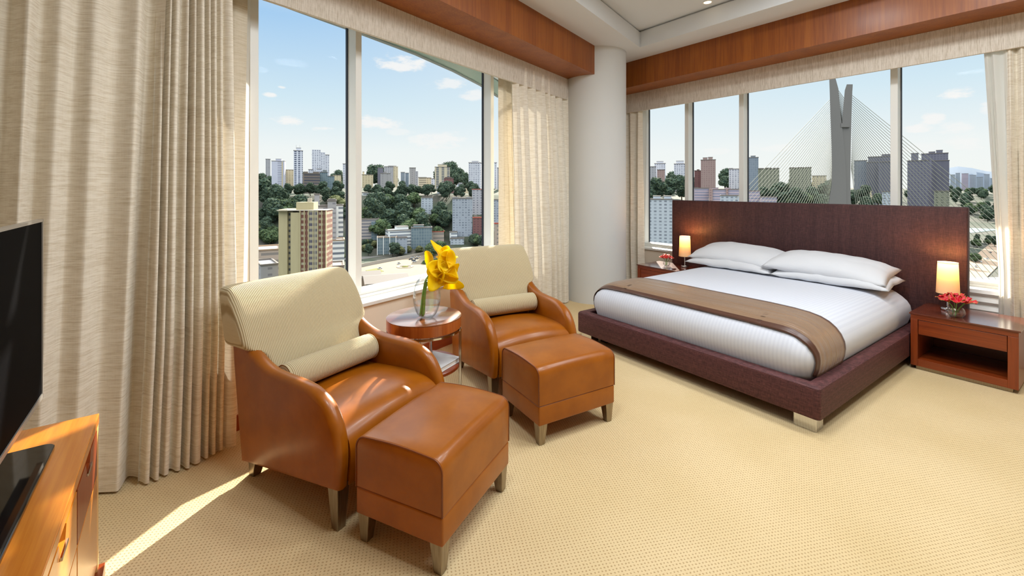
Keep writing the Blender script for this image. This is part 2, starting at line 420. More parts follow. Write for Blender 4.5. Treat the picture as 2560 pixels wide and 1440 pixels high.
def wbox(name, which, x0, x1, y0, y1, z0, z1, m, parent=None, bev=0.0, smooth=False, **kw):
    bm = BM(); box(bm, x0, x1, y0, y1, z0, z1, bev)
    o = obj(name, bm, m, parent, rot=None if parent else (A1 if which == 1 else A2), smooth=smooth)
    return tag(o, **kw)
xK1, xK2 = K.dot(d1), K.dot(d2)
XJ = lx(638, OFF1+.16)                 # left jamb centre
Z_SILL, Z_HEAD = 0.60, 3.02
# left wall
bm = BM()
box(bm, xK1-Lw-.3, xK1+.3, OFF1, OFF1+.30, -.0, Z_SILL-.03)
box(bm, xK1-Lw-.3, xK1+.3, OFF1, OFF1+.30, Z_HEAD, ZS)
box(bm, xK1-Lw-.3, 1.12, OFF1, OFF1+.30, Z_SILL-.03, Z_HEAD)
box(bm, 1.12, XJ-.035, OFF1+.17, OFF1+.30, Z_SILL-.03, Z_HEAD)
box(bm, 5.75, xK1+.3, OFF1, OFF1+.30, Z_SILL-.03, Z_HEAD)
tag(obj('wall_left', bm, M_wall, rot=A1), kind='structure')
# right wall; a louvred radiator cover fills the space under the glass at its right end
XR0, XR1 = xK2+.5, -.25
bm = BM()
box(bm, xK2-.3, xK2+Rw+.3, OFF2, OFF2+.30, 0, Z_SILL-.03)
box(bm, xK2-.3, xK2+Rw+.3, OFF2, OFF2+.30, Z_HEAD, ZS)
box(bm, xK2-.3, XR0, OFF2, OFF2+.30, Z_SILL-.03, Z_HEAD)
box(bm, XR1, xK2+Rw+.3, OFF2, OFF2+.30, Z_SILL-.03, Z_HEAD)
tag(obj('wall_right', bm, M_wall, rot=A2), kind='structure')
# walls behind the camera
k4 = quad(OFF1, OFF2, Lw, Rw)
for nm, p, q, nrm in (('wall_back', k4[1], k4[2], -d1), ('wall_side', k4[2], k4[3], d2)):
    bm = BM(); vs_ = []
    for (pt, o, z) in ((p,0,0),(q,0,0),(q,.2,0),(p,.2,0),(p,0,ZS),(q,0,ZS),(q,.2,ZS),(p,.2,ZS)):
        r = pt + nrm*o; vs_.append(bm.verts.new((r.x, r.y, z)))
    for f in ((0,3,2,1),(4,5,6,7),(0,1,5,4),(1,2,6,5),(2,3,7,6),(3,0,4,7)): bm.faces.new([vs_[i] for i in f])
    tag(obj(nm, bm, M_wall), kind='structure')
wbox('baseboard_left', 1, XJ-1.2, 5.7, OFF1-.016, OFF1-.001, 0.001, .095, M_baseboard, kind='structure')
wbox('baseboard_right', 2, xK2+.4, 1.6, OFF2-.016, OFF2-.001, 0.001, .095, M_baseboard, kind='structure')
# round corner column
bm = BM(); cyl(bm, (1.145, 6.14, 0), .42, .42, ZS+.02, 96)
tag(obj('column', bm, M_col, smooth=True, sharp=40), kind='structure')
# timber beams boxed under the soffit
wbox('trim_1', 1, xK1-Lw, 5.62, 2.496, 3.0, 2.972, ZS, M_beam, kind='structure')
bm = BM(); box(bm, 0, Rw, 5.24, 5.71, 2.972, ZS)
tag(obj('trim_2', bm, M_beam, rot=A2, loc=None), kind='structure'); bpy.data.objects['trim_2'].location = (d2.x*(xK2+.35), d2.y*(xK2+.35), 0)
# fabric covered pelmets below the beams
wbox('valance', 1, xK1-Lw+.1, 5.42, 2.895, 2.925, 2.69, 2.971, M_valance, label='beige linen covered valance above the window wall with the armchairs', cat='valance', group='linen valances over the windows')
wbox('valance', 2, xK2+.25, xK2+Rw-.1, 5.635, 5.665, 2.685, 2.971, M_valance, label='beige linen covered valance above the windows behind the bed', cat='valance', group='linen valances over the windows')

# unseen block added outside the windows to keep the sun off the bed
bm = BM(); fp = [(xK2, OFF2+.33), (4.5, OFF2+.33), (4.5, OFF2+3.6), (xK2-3.07, OFF2+3.6)]
lo_ = [bm.verts.new((x, y, 3.70)) for x, y in fp]; up_ = [bm.verts.new((x, y, 7.2)) for x, y in fp]
bm.faces.new(lo_); bm.faces.new(up_)
for k in range(4): bm.faces.new((lo_[k], lo_[(k+1)%4], up_[(k+1)%4], up_[k]))
tag(obj('sun_blocker', bm, M_wall, rot=A2), kind='structure')
# ---- windows
def window(idx, which, off, xs, x_start, x_end, wface=.056, depth=.12, zrail=.645):
    rz = A1 if which == 1 else A2
    w = empty('window_%d' % idx, rz=rz, kind='structure'); xsl = x_start-.30 if which == 1 else x_start
    g = off + depth
    def part(name, bm, m): return obj(name, bm, m, w)
    bm = BM(); box(bm, x_start, x_end, off-.005, g+.05, Z_SILL-.03, zrail, .004)
    box(bm, x_start, x_end, off-.03, off+.02, Z_SILL-.03, Z_SILL+.02, .004); part('bottom_rail', bm, M_white)
    bm = BM(); box(bm, x_start, x_end, off, g+.05, Z_HEAD-.06, Z_HEAD+.02); part('top_rail', bm, M_white)
    offw = OFF1 if which == 1 else OFF2
    bm = BM(); box(bm, xsl, x_end, offw-.025, off+.02, Z_SILL-.03, Z_SILL, .004); part('window_sill', bm, M_white)
    edges = [x_start+wface/2] + list(xs) + [x_end-wface/2]
    for i, x in enumerate(edges):
        bm = BM(); box(bm, x-wface/2, x+wface/2, off, g+.01, zrail-.01, Z_HEAD-.05, .003); part('mullion', bm, M_white)
        sgn = -1 if which == 1 else 1
        bm = BM(); xa = x+sgn*wface/2
        box(bm, min(xa, xa+sgn*.008), max(xa, xa+sgn*.008), g-.015, g+.01, zrail, Z_HEAD-.05); part('gasket', bm, M_gasket)
    for xa, xb in zip(edges, edges[1:]):
        bm = BM(); box(bm, xa+wface/2, xb-wface/2, g-.003, g+.003, zrail-.002, Z_HEAD-.05); part('pane', bm, M_pane)
    return w
o1 = OFF1+.16
window(1, 1, o1, [lx(897, o1), lx(1231, o1)], XJ-.033, 5.75)
o2 = OFF2+.17
window(2, 2, o2, [lx(1716.5, o2, 2), lx(1853, o2, 2), lx(2235, o2, 2)], XR0, XR1, wface=.06)

# canopy outside over the left window (metal edged glass louvre eave)
cv = empty('canopy', rz=A1, label='grey metal and green glass canopy projecting outside above the left window', cat='canopy')
M_cmet, T, b = pmat('canopy_metal', (150, 156, 156), 0.5, 0.3); M_cgl, T, b = pmat('canopy_glass', (120, 150, 140), 0.2)
pts = [(lx(500, 3.55), 3.62), (2.0, 3.70), (2.6, 3.74), (3.4, 3.82), (4.2, 3.98), (5.0, 4.20), (5.8, 4.5)]
def eave(z0, z1, in0, in1, m, name, s0=0, s1=99):
    bm = BM(); p = pts[s0:s1+1]; rows = []
    for (x, y) in p:
        rows.append([bm.verts.new(q) for q in ((x, y-in0, z0), (x, y-in1, z0), (x, y-in1, z1), (x, y-in0, z1))])
    for a_, b_ in zip(rows, rows[1:]):
        for k in range(4): bm.faces.new((a_[k], a_[(k+1)%4], b_[(k+1)%4], b_[k]))
    bm.faces.new(rows[0]); bm.faces.new(rows[-1][::-1]); return obj(name, bm, m, cv)
eave(3.0, 3.06, 0, .05, M_cmet, 'edge_beam'); eave(3.01, 3.02, .05, .34, M_cgl, 'glass_panel'); eave(3.03, 3.09, .30, .36, M_cmet, 'inner_beam')
for x in (1.9, 2.75, 3.6, 4.4, 5.2):
    bm = BM(); box(bm, x, x+.03, 3.35, 3.72+(x-2)*.1, 3.02, 3.08); obj('bracket', bm, M_cmet, cv)

# ---------------------------------------------------------------- curtains
def curtain(name, which, xt0, xt1, xb0, xb1, offt, offb, ampt, ampb, nf, z0, z1, m, label, group, seed=0, cat='curtain', rows=26, xw=.25, curve=None, tube_=False):
    rnd = random.Random(seed); n = nf*14
    jit = [rnd.uniform(-.34, .34) for _ in range(nf+2)]; am = [rnd.uniform(.45, 1.2) for _ in range(nf+2)]
    dr = [rnd.uniform(-.3, .3) for _ in range(nf+2)]
    bm = BM(); grid = []
    for r_ in range(rows+1):
        tt = r_/rows; z = z1+(z0-z1)*tt; row = []
        te = curve(tt) if curve else tt
        xa = xt0+(xb0-xt0)*te; xb = xt1+(xb1-xt1)*te; off = offt+(offb-offt)*min(1, tt*1.3); amp = ampt+(ampb-ampt)*min(1, tt*1.6)
        for k in range(n+1):
            s = k/n*nf; i = int(min(s, nf-1e-6)); fr = s-i
            j = jit[i]*(1-fr)+jit[i+1]*fr; A = am[i]*(1-fr)+am[i+1]*fr; D = dr[i]*(1-fr)+dr[i+1]*fr
            ph = 2*pi*(s+j+D*tt*.6); sq = sin(ph); sq = sq*(1.35-.35*sq*sq)
            if tube_: sq = 2*abs(sin(ph/2))**.75 - 1
            x = xa+(xb-xa)*(k/n) + xw*(xb-xa)/nf*sin(2*ph)*.5*min(1, .3+tt)
            row.append(bm.verts.new((x, off - amp*A*sq*.8 + .004*sin(z*3+s), z)))
        grid.append(row)
    for a_, b_ in zip(grid, grid[1:]):
        for k in range(n): bm.faces.new((a_[k], a_[k+1], b_[k+1], b_[k]))
    return tag(obj(name, bm, m, rot=A1 if which == 1 else A2, smooth=True), label, cat, group)
G = 'linen curtains hung in folds at the windows'
def L1(px, off): return lx(px, off, 1)
def L2(px, off): return lx(px, off, 2)
curtain('curtain', 1, -1.7, L1(412, 2.95), -1.7, L1(352, 2.90), 2.94, 2.895, .055, .072, 19, .012, 2.9, M_curtain, 'long beige linen curtain drawn in wide soft folds behind the television', G, 3, xw=.1)
curtain('curtain', 1, L1(404, 2.93), L1(576, 2.95), L1(346, 2.84), L1(584, 2.84), 2.95, 2.84, .040, .062, 10, .012, 2.9, M_curtain, 'beige linen curtain gathered in tight pleats behind the nearer armchair', G, 11, xw=.12, tube_=True)
curtain('curtain_lining', 1, L1(560, 3.05), L1(622, 3.05), L1(555, 3.05), L1(604, 3.05), 3.06, 3.04, .006, .008, 2, .62, 2.96, M_lining, 'flat cream curtain lining beside the left window jamb', 'curtain linings at the window edges', 2, 'curtain')
curtain('sheer_curtain', 1, L1(616, 3.10), L1(626, 3.10), L1(590, 3.10), L1(612, 3.10), 3.10, 3.10, .008, .012, 1, .62, 2.96, M_sheer, 'white sheer curtain edge against the left window jamb', 'white sheer curtains', 5, 'curtain')
curtain('curtain', 1, L1(1275, 2.95), L1(1420, 2.95), L1(1290, 2.86), L1(1440, 2.86), 2.93, 2.86, .055, .085, 8, .012, 2.9, M_curtain, 'beige linen curtain hanging in folds between the farther armchair and the column', G, 21, xw=.12, tube_=True)
curtain('curtain_lining', 1, L1(1249, 3.04), L1(1285, 3.04), L1(1252, 3.04), L1(1300, 3.04), 3.05, 3.05, .008, .012, 2, .62, 2.96, M_lining, 'pale cream curtain lining at the far end of the left window', 'curtain linings at the window edges', 4, 'curtain')
curtain('curtain', 2, L2(1535, 5.68), L2(1603, 5.68), L2(1535, 5.60), L2(1606, 5.60), 5.69, 5.62, .03, .06, 5, .012, 2.9, M_curtain, 'narrow beige linen curtain hanging just right of the column', G, 31, xw=.3)
curtain('sheer_curtain', 2, L2(1596, 5.78), L2(1617, 5.78), L2(1590, 5.78), L2(1612, 5.78), 5.79, 5.79, .01, .02, 2, .62, 2.96, M_sheer, 'white sheer curtain right of the column beside the narrow linen curtain', 'white sheer curtains', 6, 'curtain')
cf = lambda tt: min(1.0, tt*1.35)
curtain('sheer_curtain', 2, L2(2456, 5.69), L2(2530, 5.69), L2(2496, 5.62), L2(2545, 5.62), 5.695, 5.64, .015, .03, 3, .012, 2.9, M_sheer, 'white sheer curtain right of the headboard in front of the last window', 'white sheer curtains', 8, 'curtain', curve=cf)
curtain('curtain', 2, L2(2512, 5.67), L2(2800, 5.67), L2(2528, 5.58), L2(2820, 5.58), 5.69, 5.60, .03, .06, 9, .012, 2.9, M_curtain, 'beige linen curtain at the far right beside the right nightstand', G, 41, xw=.25)

# louvred grille under the glass beside the right nightstand
gr = empty('radiator_grille', rz=A2, label='white louvred radiator grille below the window right of the headboard', cat='grille')
xa, xb = L2(2380, 5.69), L2(2560, 5.69)
for k in range(8):
    bm = BM(); z = .60-.072*k
    vv_ = [bm.verts.new(p) for x in (xa, xb) for p in ((x, 5.69, z-.052), (x, 5.672, z-.03), (x, 5.685, z), (x, 5.705, z+.004), (x, 5.705, z-.052))]
    for j in range(5): bm.faces.new((vv_[j], vv_[(j+1)%5], vv_[5+(j+1)%5], vv_[5+j]))
    bm.faces.new(vv_[:5]); bm.faces.new(vv_[5:][::-1]); obj('slat', bm, M_white, gr)
bm = BM(); box(bm, xa, xb, 5.700, 5.709, .02, .60); obj('back_plate', bm, M_white, gr)

# ---------------------------------------------------------------- ceiling downlight and added fill lamps
M_bulb = emis('lamp_glow', (1.0, 0.78, 0.5, 1), 3.0)
def downlight(x, y, z, power, label, grp=None, r=.045, size=.5):
    o = empty('downlight', (x, y, z), label=label, cat='downlight', group=grp)
    bm = BM(); lathe(bm, [(r*1.25, -.004), (r*1.25, 0), (r, .0), (r*.95, .03), (r*.9, -.001), (r, -.004)], 32, close=True); obj('trim_ring', bm, M_white, o, smooth=True, sharp=30)
    bm = BM(); lathe(bm, [(0, -.0015), (r*.9, -.0015), (r*.9, -.001), (0, -.001)], 24); obj('lens', bm, M_bulb, o)
    if power:
        ld = bpy.data.lights.new('fill_lamp', 'AREA'); ld.shape = 'DISK'; ld.size = size; ld.energy = power; ld.color = (.92, .97, 1.0)
        lo = bpy.data.objects.new('fill_lamp', ld); COL.objects.link(lo); lo.parent = o; lo.location = (0, 0, -.012)
    return o
downlight(2.165, 4.915, ZT, 0, 'small recessed brass downlight in the raised ceiling', size=.07)
for i, (x, y) in enumerate([(1.0, 2.5), (2.0, 3.5), (1.2, 1.5), (2.7, 2.7), (2.2, 1.2), (-.1, 1.6), (3.3, 2.0)]):  # unseen fill lamps added to brighten the room, built like the downlight
    downlight(x, y, ZT, (46 if x < .6 else 40)*FILL, 'unseen fill light added under the raised ceiling over the open floor', 'added fill lights over the foreground')

# ---------------------------------------------------------------- armchairs
def armchair(loc, rz, label):
    """local x across (0 = its right arm seen from the camera's left), y towards the back, front edge at y = 0"""
    W = .74
    c = empty('armchair', loc, rz, label=label, cat='armchair', group='tan leather armchairs with corduroy covers')
    prof = crom([(0.0, .185), (-.012, .30), (-.004, .40), (.035, .49), (.095, .553), (.19, .592), (.29, .603), (.40, .604), (.52, .612), (.63, .648), (.71, .70), (.80, .80)], 4)
    low = [(.86, .80), (.845, .60), (.80, .30), (.765, .085), (.70, .085), (.35, .135)]
    prof = [prof[0]] + prof[2:]; ring = prof + low
    for s in (0, 1):
        bm = BM(); xo = 0.0 if s == 0 else W; sg = 1 if s == 0 else -1
        # sections across the thickness of the arm: rounded crest
        secs = []
        cy, cz = .42, .36
        for (dx, ins) in ((0, .030), (.006, .014), (.018, .004), (.036, 0), (.056, .004), (.070, .016), (.078, .034)):
            row = []
            nR = len(ring)
            for i, (y, z) in enumerate(ring):
                p0 = ring[i-1]; p1 = ring[(i+1) % nR]; ty, tz = p1[0]-p0[0], p1[1]-p0[1]; L = sqrt(ty*ty+tz*tz) or 1
                ny, nz_ = -tz/L, ty/L      # outward normal
                if i == 0: ny, nz_ = -.85, -.7
                flare = 0
                row.append(bm.verts.new((xo + sg*(dx - flare), y-ny*ins, z-nz_*ins)))
            secs.append(row)
        for a_, b_ in zip(secs, secs[1:]):
            for k in range(len(ring)): bm.faces.new((a_[k], a_[(k+1)%len(ring)], b_[(k+1)%len(ring)], b_[k]))
        bm.faces.new(secs[0]); bm.faces.new(secs[-1][::-1])
        obj('armrest', bm, M_leather, c, smooth=True, sharp=50)
    # leather back shell and base
    bm = BM()
    loft(bm, [(z, rrect(.04, W-.04, y0, y1, .03)) for (z, y0, y1) in ((.09, .60, .768), (.20, .60, .785), (.40, .62, .82), (.62, .66, .868), (.68, .70, .87))])
    obj('back_shell', bm, M_leather, c, smooth=True, sharp=60)
    # seat with waterfall front
    bm = BM(); nx, prof2 = 14, crom([(.002, .185), (-.006, .26), (-.008, .335), (.012, .392), (.06, .428), (.16, .445), (.34, .44), (.52, .425), (.62, .41)], 4)
    rows = []
    for i in range(nx+1):
        x = .070+(W-.14)*i/nx; u = 2*i/nx-1; crown = .028*(1-u*u)
        rows.append([bm.verts.new((x, y - (.010*(1-u*u) if z > .2 else 0), z + crown*max(0, min(1, (z-.3)/.1)))) for (y, z) in prof2] + [bm.verts.new((x, .62, .20))])
    for a_, b_ in zip(rows, rows[1:]):
        for k in range(len(a_)): bm.faces.new((a_[k], a_[(k+1)%len(a_)], b_[(k+1)%len(a_)], b_[k]))
    bm.faces.new(rows[0]); bm.faces.new(rows[-1][::-1])
    obj('seat', bm, M_leather, c, smooth=True, sharp=60)
    # loose corduroy cover over the back
    bm = BM(); secs = []
    K_ = [(.43, .575, .66, .075), (.50, .592, .70, .075), (.58, .616, .74, .074), (.63, .636, .78, .072), (.660, .648, .884, .03), (.672, .654, .900, -.016),
          (.72, .680, .908, -.024), (.80, .722, .925, -.022), (.88, .770, .944, -.018), (.94, .815, .960, -.012), (.965, .840, .963, -.006), (.978, .866, .955, .006), (.984, .895, .935, .03)]
    for (z, y0, y1, ins) in K_:
        ring_ = rrect(ins, W-ins, y0, y1, .035 if z < .95 else .02, 5)
        pts_ = []
        for (x, y) in ring_:
            wv = .005*mnoise.noise(Vector((x*7+loc[0], y*3, z*7)))*2 + .003*sin(z*60+x*9)
            u = (x/W*2-1)
            pts_.append((x, y + wv + .012*u*u*(0 if y > (y0+y1)/2 else 1)))
        secs.append((z + 0, pts_))
    rr = []
    for (z, pts_) in secs:
        row = []
        for (x, y) in pts_:
            u = (x/W*2-1); zz = z
            if z > .9: zz = z - .012*abs(u)**3
            row.append(bm.verts.new((x, y, zz)))
        rr.append(row)
    for a_, b_ in zip(rr, rr[1:]):
        for k in range(len(a_)): bm.faces.new((a_[k], a_[(k+1)%len(a_)], b_[(k+1)%len(a_)], b_[k]))
    bm.faces.new(rr[-1]); bm.faces.new(rr[0][::-1])
    o = obj('back_cover', bm, M_cord, c, smooth=True, sharp=70); tag(o, 'loose cream corduroy cover over the backrest')
    md = o.modifiers.new('sub', 'SUBSURF'); md.levels = 1; md.render_levels = 2
    # legs
    for (x, y, zt) in ((.045, .04, .20), (W-.045, .04, .20), (.06, .70, .12), (W-.06, .70, .12)):
        bm = BM(); a_ = .034; b_ = .021; dy = -.0 if y < .4 else .03
        loft(bm, [(0.0, rrect(x-b_, x+b_, y-b_+dy, y+b_+dy, .003, 2)), (zt, rrect(x-a_, x+a_, y-a_, y+a_, .004, 2))]); obj('leg', bm, M_legmetal, c)
    return c
ch1 = armchair((-.757, 1.908, 0), R(59), 'nearer tan leather armchair on the left with a cream corduroy back cover')
ch2 = armchair((-.152, 3.054, 0), R(27.5), 'farther tan leather armchair in front of the folded curtain by the column')

def bolster(ch, rz, x0, x1, y, z, r, label):
    o = empty('bolster_cushion', ch.location, rz, label=label, cat='bolster cushion', group='corduroy bolsters on the armchairs')
    bm = BM(); n_ = 30; rings = []
    xs_ = [(x0, .0), (x0+.002, .70), (x0+.012, .92), (x0+.035, 1.0)] + [(x0+.035+(x1-x0-.07)*k/8, 1.0) for k in range(1, 8)] + [(x1-.035, 1.0), (x1-.012, .92), (x1-.002, .7), (x1, 0)]
    for (x, s) in xs_:
        if s == 0: rings.append([bm.verts.new((x, y, z))]); continue
        rings.append([bm.verts.new((x, y + r*s*cos(2*pi*k/n_), z + r*s*sin(2*pi*k/n_)*(.94 if sin(2*pi*k/n_) < 0 else 1))) for k in range(n_)])
    for a_, b_ in zip(rings, rings[1:]):
        for k in range(n_):
            k2 = (k+1) % n_
            if len(a_) == 1: bm.faces.new((a_[0], b_[k], b_[k2]))
            elif len(b_) == 1: bm.faces.new((a_[k], b_[0], a_[k2]))
            else: bm.faces.new((a_[k], a_[k2], b_[k2], b_[k]))
    obj('cushion_body', bm, M_cord, o, smooth=True)
    for xx in (x0+.012, x1-.012):
        bm = BM(); tube(bm, [(xx, y+r*.93*cos(2*pi*k/28), z+r*.93*sin(2*pi*k/28)) for k in range(29)], .004, 6); obj('piping', bm, M_cord, o, smooth=True)
bolster(ch1, R(59), .08, .655, .52, .532, .076, 'cream corduroy bolster on the nearer armchair')
bolster(ch2, R(27.5), .08, .655, .52, .532, .076, 'cream corduroy bolster on the farther armchair')

# ---------------------------------------------------------------- ottomans
def ottoman(cx, cy, rz, label):
    o = empty('ottoman', (cx, cy, 0), rz, label=label, cat='ottoman', group='tan leather ottomans')
    w, d = .2925, .221
    bm = BM(); box(bm, -w, w, -d, d, .118, .234, .010, 3); obj('base', bm, M_leather, o, smooth=True, sharp=50)
    bm = BM(); secs = []
    # cushion block: profile rounded along the long edges, flat sewn ends
    n_ = 16; P_ = []
    rr_ = .05
    pr = [(-d, .237)] + [(-d+rr_-rr_*cos(a_), .455-rr_+rr_*sin(a_)) for a_ in [R(k*15) for k in range(0, 7)]] + [(-d+rr_+(2*d-2*rr_)*k/8, .455+.008*sin(pi*k/8)) for k in range(1, 8)] + \
         [(d-rr_+rr_*sin(a_), .455-rr_+rr_*cos(a_)) for a_ in [R(k*15) for k in range(0, 7)]] + [(d, .237)]
    rows = []
    for (x, ins) in [(-w, .008), (-w+.003, .002), (-w+.008, 0)] + [(-w+.008+(2*w-.016)*k/8, 0) for k in range(1, 8)] + [(w-.008, 0), (w-.003, .002), (w, .008)]:
        cr = .006*(1-(x/w)**2)
        rows.append([bm.verts.new((x, y*(1-ins/d), (z-(ins if z > .3 else 0)) + (cr if z > .44 else 0))) for (y, z) in pr])
    for a_, b_ in zip(rows, rows[1:]):
        for k in range(len(pr)): bm.faces.new((a_[k], a_[(k+1)%len(pr)], b_[(k+1)%len(pr)], b_[k]))
    bm.faces.new(rows[0]); bm.faces.new(rows[-1][::-1])
    obj('cushion', bm, M_leather, o, smooth=True, sharp=50)
    for x in (-w+.001, w-.001):
        bm = BM(); tube(bm, [(x, y*.992, z-.003) for (y, z) in pr], .0035, 6); obj('piping', bm, M_piping, o, smooth=True)
    bm = BM(); box(bm, -w+.003, w-.003, -d+.003, d-.003, .2335, .2375); obj('seam', bm, M_piping, o)
    for sx_ in (-1, 1):
        for sy_ in (-1, 1):
            bm = BM(); x, y = sx_*(w-.036), sy_*(d-.036)
            loft(bm, [(0, rrect(x-.019+sx_*.004, x+.019+sx_*.004, y-.019+sy_*.004, y+.019+sy_*.004, .003, 2)), (.12, rrect(x-.030, x+.030, y-.030, y+.030, .003, 2))]); obj('leg', bm, M_legmetal, o)
    return o
def ott_center(C, Lp, Rp):
    C, Lp, Rp = Vector(C), Vector(Lp), Vector(Rp); m_ = (Lp+Rp)/2; l = (Rp-C); return m_.x, m_.y, atan2(l.y, l.x)
ottoman(*ott_center((-.265, 1.702), (-.666, 1.887), (-.014, 2.230)), 'nearest tan leather ottoman in the foreground before the left armchair')
ottoman(*ott_center((.154, 2.558), (-.0745, 2.952), (.669, 2.858)), 'tan leather ottoman between the farther armchair and the foot of the bed')

# ---------------------------------------------------------------- round side table
TX, TY, TR, TZ = -.605, 3.06, .254, .625
tb = empty('side_table', (TX, TY, 0), R(10), label='round wooden side table with steel legs between the two armchairs', cat='side table')
bm = BM(); lathe(bm, [(0, TZ-.006), (TR-.002, TZ-.006), (TR, TZ-.004), (TR, TZ-.002), (TR-.003, TZ), (0, TZ)], 72); obj('table_top', bm, M_tabletop, tb, smooth=True, sharp=40)
bm = BM(); lathe(bm, [(0, TZ-.078), (TR-.004, TZ-.078), (TR-.001, TZ-.075), (TR-.001, TZ-.006), (0, TZ-.006)], 72); obj('apron', bm, M_tablerim, tb, smooth=True, sharp=40)
bm = BM(); lathe(bm, [(TR-.02, TZ-.098), (TR-.002, TZ-.098), (TR-.002, TZ-.086), (TR-.02, TZ-.086)], 72, close=True); obj('steel_ring', bm, M_chrome, tb, smooth=True, sharp=40)
for a_ in (-14, 106, 226):
    bm = BM(); x, y = (TR-.004)*cos(R(a_)), (TR-.004)*sin(R(a_)); box(bm, x-.009, x+.009, y-.009, y+.009, 0, TZ-.08, .003); obj('leg', bm, M_chrome, tb)
for x in (-.035, .045):
    bm = BM(); cyl(bm, (x, .10, .298), .010, .010, TZ-.078-.298, 16); obj('post', bm, M_chrome, tb, smooth=True, sharp=40)
bm = BM(); lathe(bm, [(0, .275), (TR-.014, .275), (TR-.010, .279), (TR-.010, .295), (TR-.014, .299), (0, .299)], 72); obj('shelf', bm, M_cherry, tb, smooth=True, sharp=40)
# book on the shelf
bk = empty('book', (TX+.075, TY-.055, .2995), R(-28), label='pale hardback book on the lower shelf of the round side table', cat='book')
for (z0, z1) in ((0, .004), (.028, .032)):
    bm = BM(); box(bm, -.115, .115, -.15, .15, z0, z1, .001); obj('cover', bm, M_book, bk)
bm = BM(); box(bm, -.109, .111, -.146, .146, .0042, .0278); obj('page_block', bm, M_paper, bk)
bm = BM(); box(bm, -.1165, -.1125, -.15, .15, 0, .032, .001); obj('spine', bm, M_book, bk)

# glass vase of callas
VX, VY = -.575, 3.0
vz = TZ+.0005
va = empty('vase', (VX, VY, vz), label='clear rounded glass vase holding yellow callas on the side table', cat='vase')
oprof = crom([(.030, .0), (.040, .004), (.066, .032), (.086, .085), (.092, .14), (.086, .20), (.066, .25), (.048, .275), (.050, .292)], 5)
iprof = [(max(.001, r-.004), max(z, .012)) for (r, z) in oprof][::-1]
bm = BM(); lathe(bm, [(0, 0)] + oprof + iprof[:-2] + [(0, .012)], 48); obj('glass_body', bm, M_vase, va, smooth=True)
bm = BM(); wp = [(max(.001, r-.0042), z) for (r, z) in oprof if .013 < z < .11]
lathe(bm, [(0, .0125)] + wp + [(0, wp[-1][1])], 48); obj('water', bm, M_water, va, smooth=True, sharp=50)
def calla(tip, dirv, base, mid, L, label, twist=0.0, wd=.036):
    o = empty('calla_lily', (VX, VY, vz), label=label, cat='calla lily', group='yellow calla lilies in the glass vase')
    tip = Vector(tip); dirv = Vector(dirv).normalized()
    st = crom([tuple(base), tuple(mid), tuple(tip - dirv*.03), tuple(tip)], 8)
    bm = BM(); tube(bm, st, .0065, 8, .0065); s = obj('stem', bm, M_stem, o, smooth=True)
    u = dirv.cross(Vector((0, 0, 1))); u = u.normalized() if u.length > .1 else Vector((1, 0, 0)); v = u.cross(dirv)
    u, v = u*cos(twist)+v*sin(twist), v*cos(twist)-u*sin(twist)
    bm = BM(); rows = []; NA, NV = 28, 14
    for j in range(NV+1):
        q = j/NV; row = []
        for k in range(NA):
            a_ = 2*pi*k/NA; lip = (1+cos(a_))/2                       # a = 0 is the long pointed side
            r = .006 + wd*(q**1.35)*(1+.12*sin(3*a_+twist*5)*q)
            flare = .020*max(0, q-.65)/.35
            ln = L*(q*(.62+.38*lip**1.6)) + (.03*max(0, q-.8)/.2*lip**5)
            if lip < .5: ln -= flare*.5
            r += flare*(1-lip*.3)
            p = tip + dirv*ln + (u*cos(a_)+v*sin(a_))*r
            p += u*(.02*q*q*lip)
            row.append(bm.verts.new(p))
        rows.append(row)
    for a_, b_ in zip(rows, rows[1:]):
        for k in range(NA): bm.faces.new((a_[k], a_[(k+1)%NA], b_[(k+1)%NA], b_[k]))
    bm.faces.new(rows[0][::-1])
    ob = obj('bloom', bm, M_yellow, o, smooth=True); md = ob.modifiers.new('th', 'SOLIDIFY'); md.thickness = .0015
    bm = BM(); tube(bm, [tip+dirv*.01, tip+dirv*L*.55], .0045, 8, .003); obj('spadix', bm, M_yellow, o, smooth=True)
shared = 'yellow calla bloom in the dense middle of the bunch in the glass vase'
b0 = (-.035, -.02, .018)
for tip, dr_, L_, tw, wd, lb in [
    ((.085, .00, .360), (.12, -.25, .95), .135, .3, .044, 'topmost yellow calla of the bunch, its pointed bloom standing upright'),
    ((.040, -.02, .345), (-.60, -.45, .35), .075, 1.2, .034, 'leftmost yellow calla of the bunch, its bloom turned to the window side'),
    ((.120, .0, .335), (.60, -.35, .50), .095, .8, .042, 'rightmost yellow calla of the bunch, touching the farther armchair outline'),
    ((.085, -.03, .290), (.40, -.55, -.30), .105, 2.4, .042, shared), ((.110, -.01, .275), (.62, -.20, -.66), .120, 2.9, .038, 'lowest yellow calla of the bunch, drooping to the right of the vase'),
    ((.075, -.04, .325), (.20, -.88, .20), .085, .2, .044, shared), ((.105, -.03, .315), (.50, -.80, .00), .090, 4.0, .046, shared),
    ((.080, .02, .330), (.25, .35, .60), .100, 5.0, .044, shared), ((.060, -.03, .305), (-.10, -.80, -.10), .080, 3.3, .042, shared), ((.120, -.02, .300), (.75, -.50, -.10), .080, 1.7, .044, shared),
    ((.100, -.04, .345), (.55, -.60, .45), .085, 2.1, .046, shared), ((.070, -.05, .300), (.15, -.85, -.35), .090, 5.6, .046, shared), ((.110, .02, .350), (.45, .2, .75), .090, .9, .042, shared)]:
    tip = (.098+(tip[0]-.088)*.72, tip[1], tip[2]+.012); rq = random.Random(tw*77); base_ = (-.035+rq.uniform(-.012, .012), rq.uniform(-.03, .03), .018)
    calla(tip, dr_, base_, (rq.uniform(-.008, .008), rq.uniform(-.018, .018), .25), L_*.95, lb, tw, wd*.86)
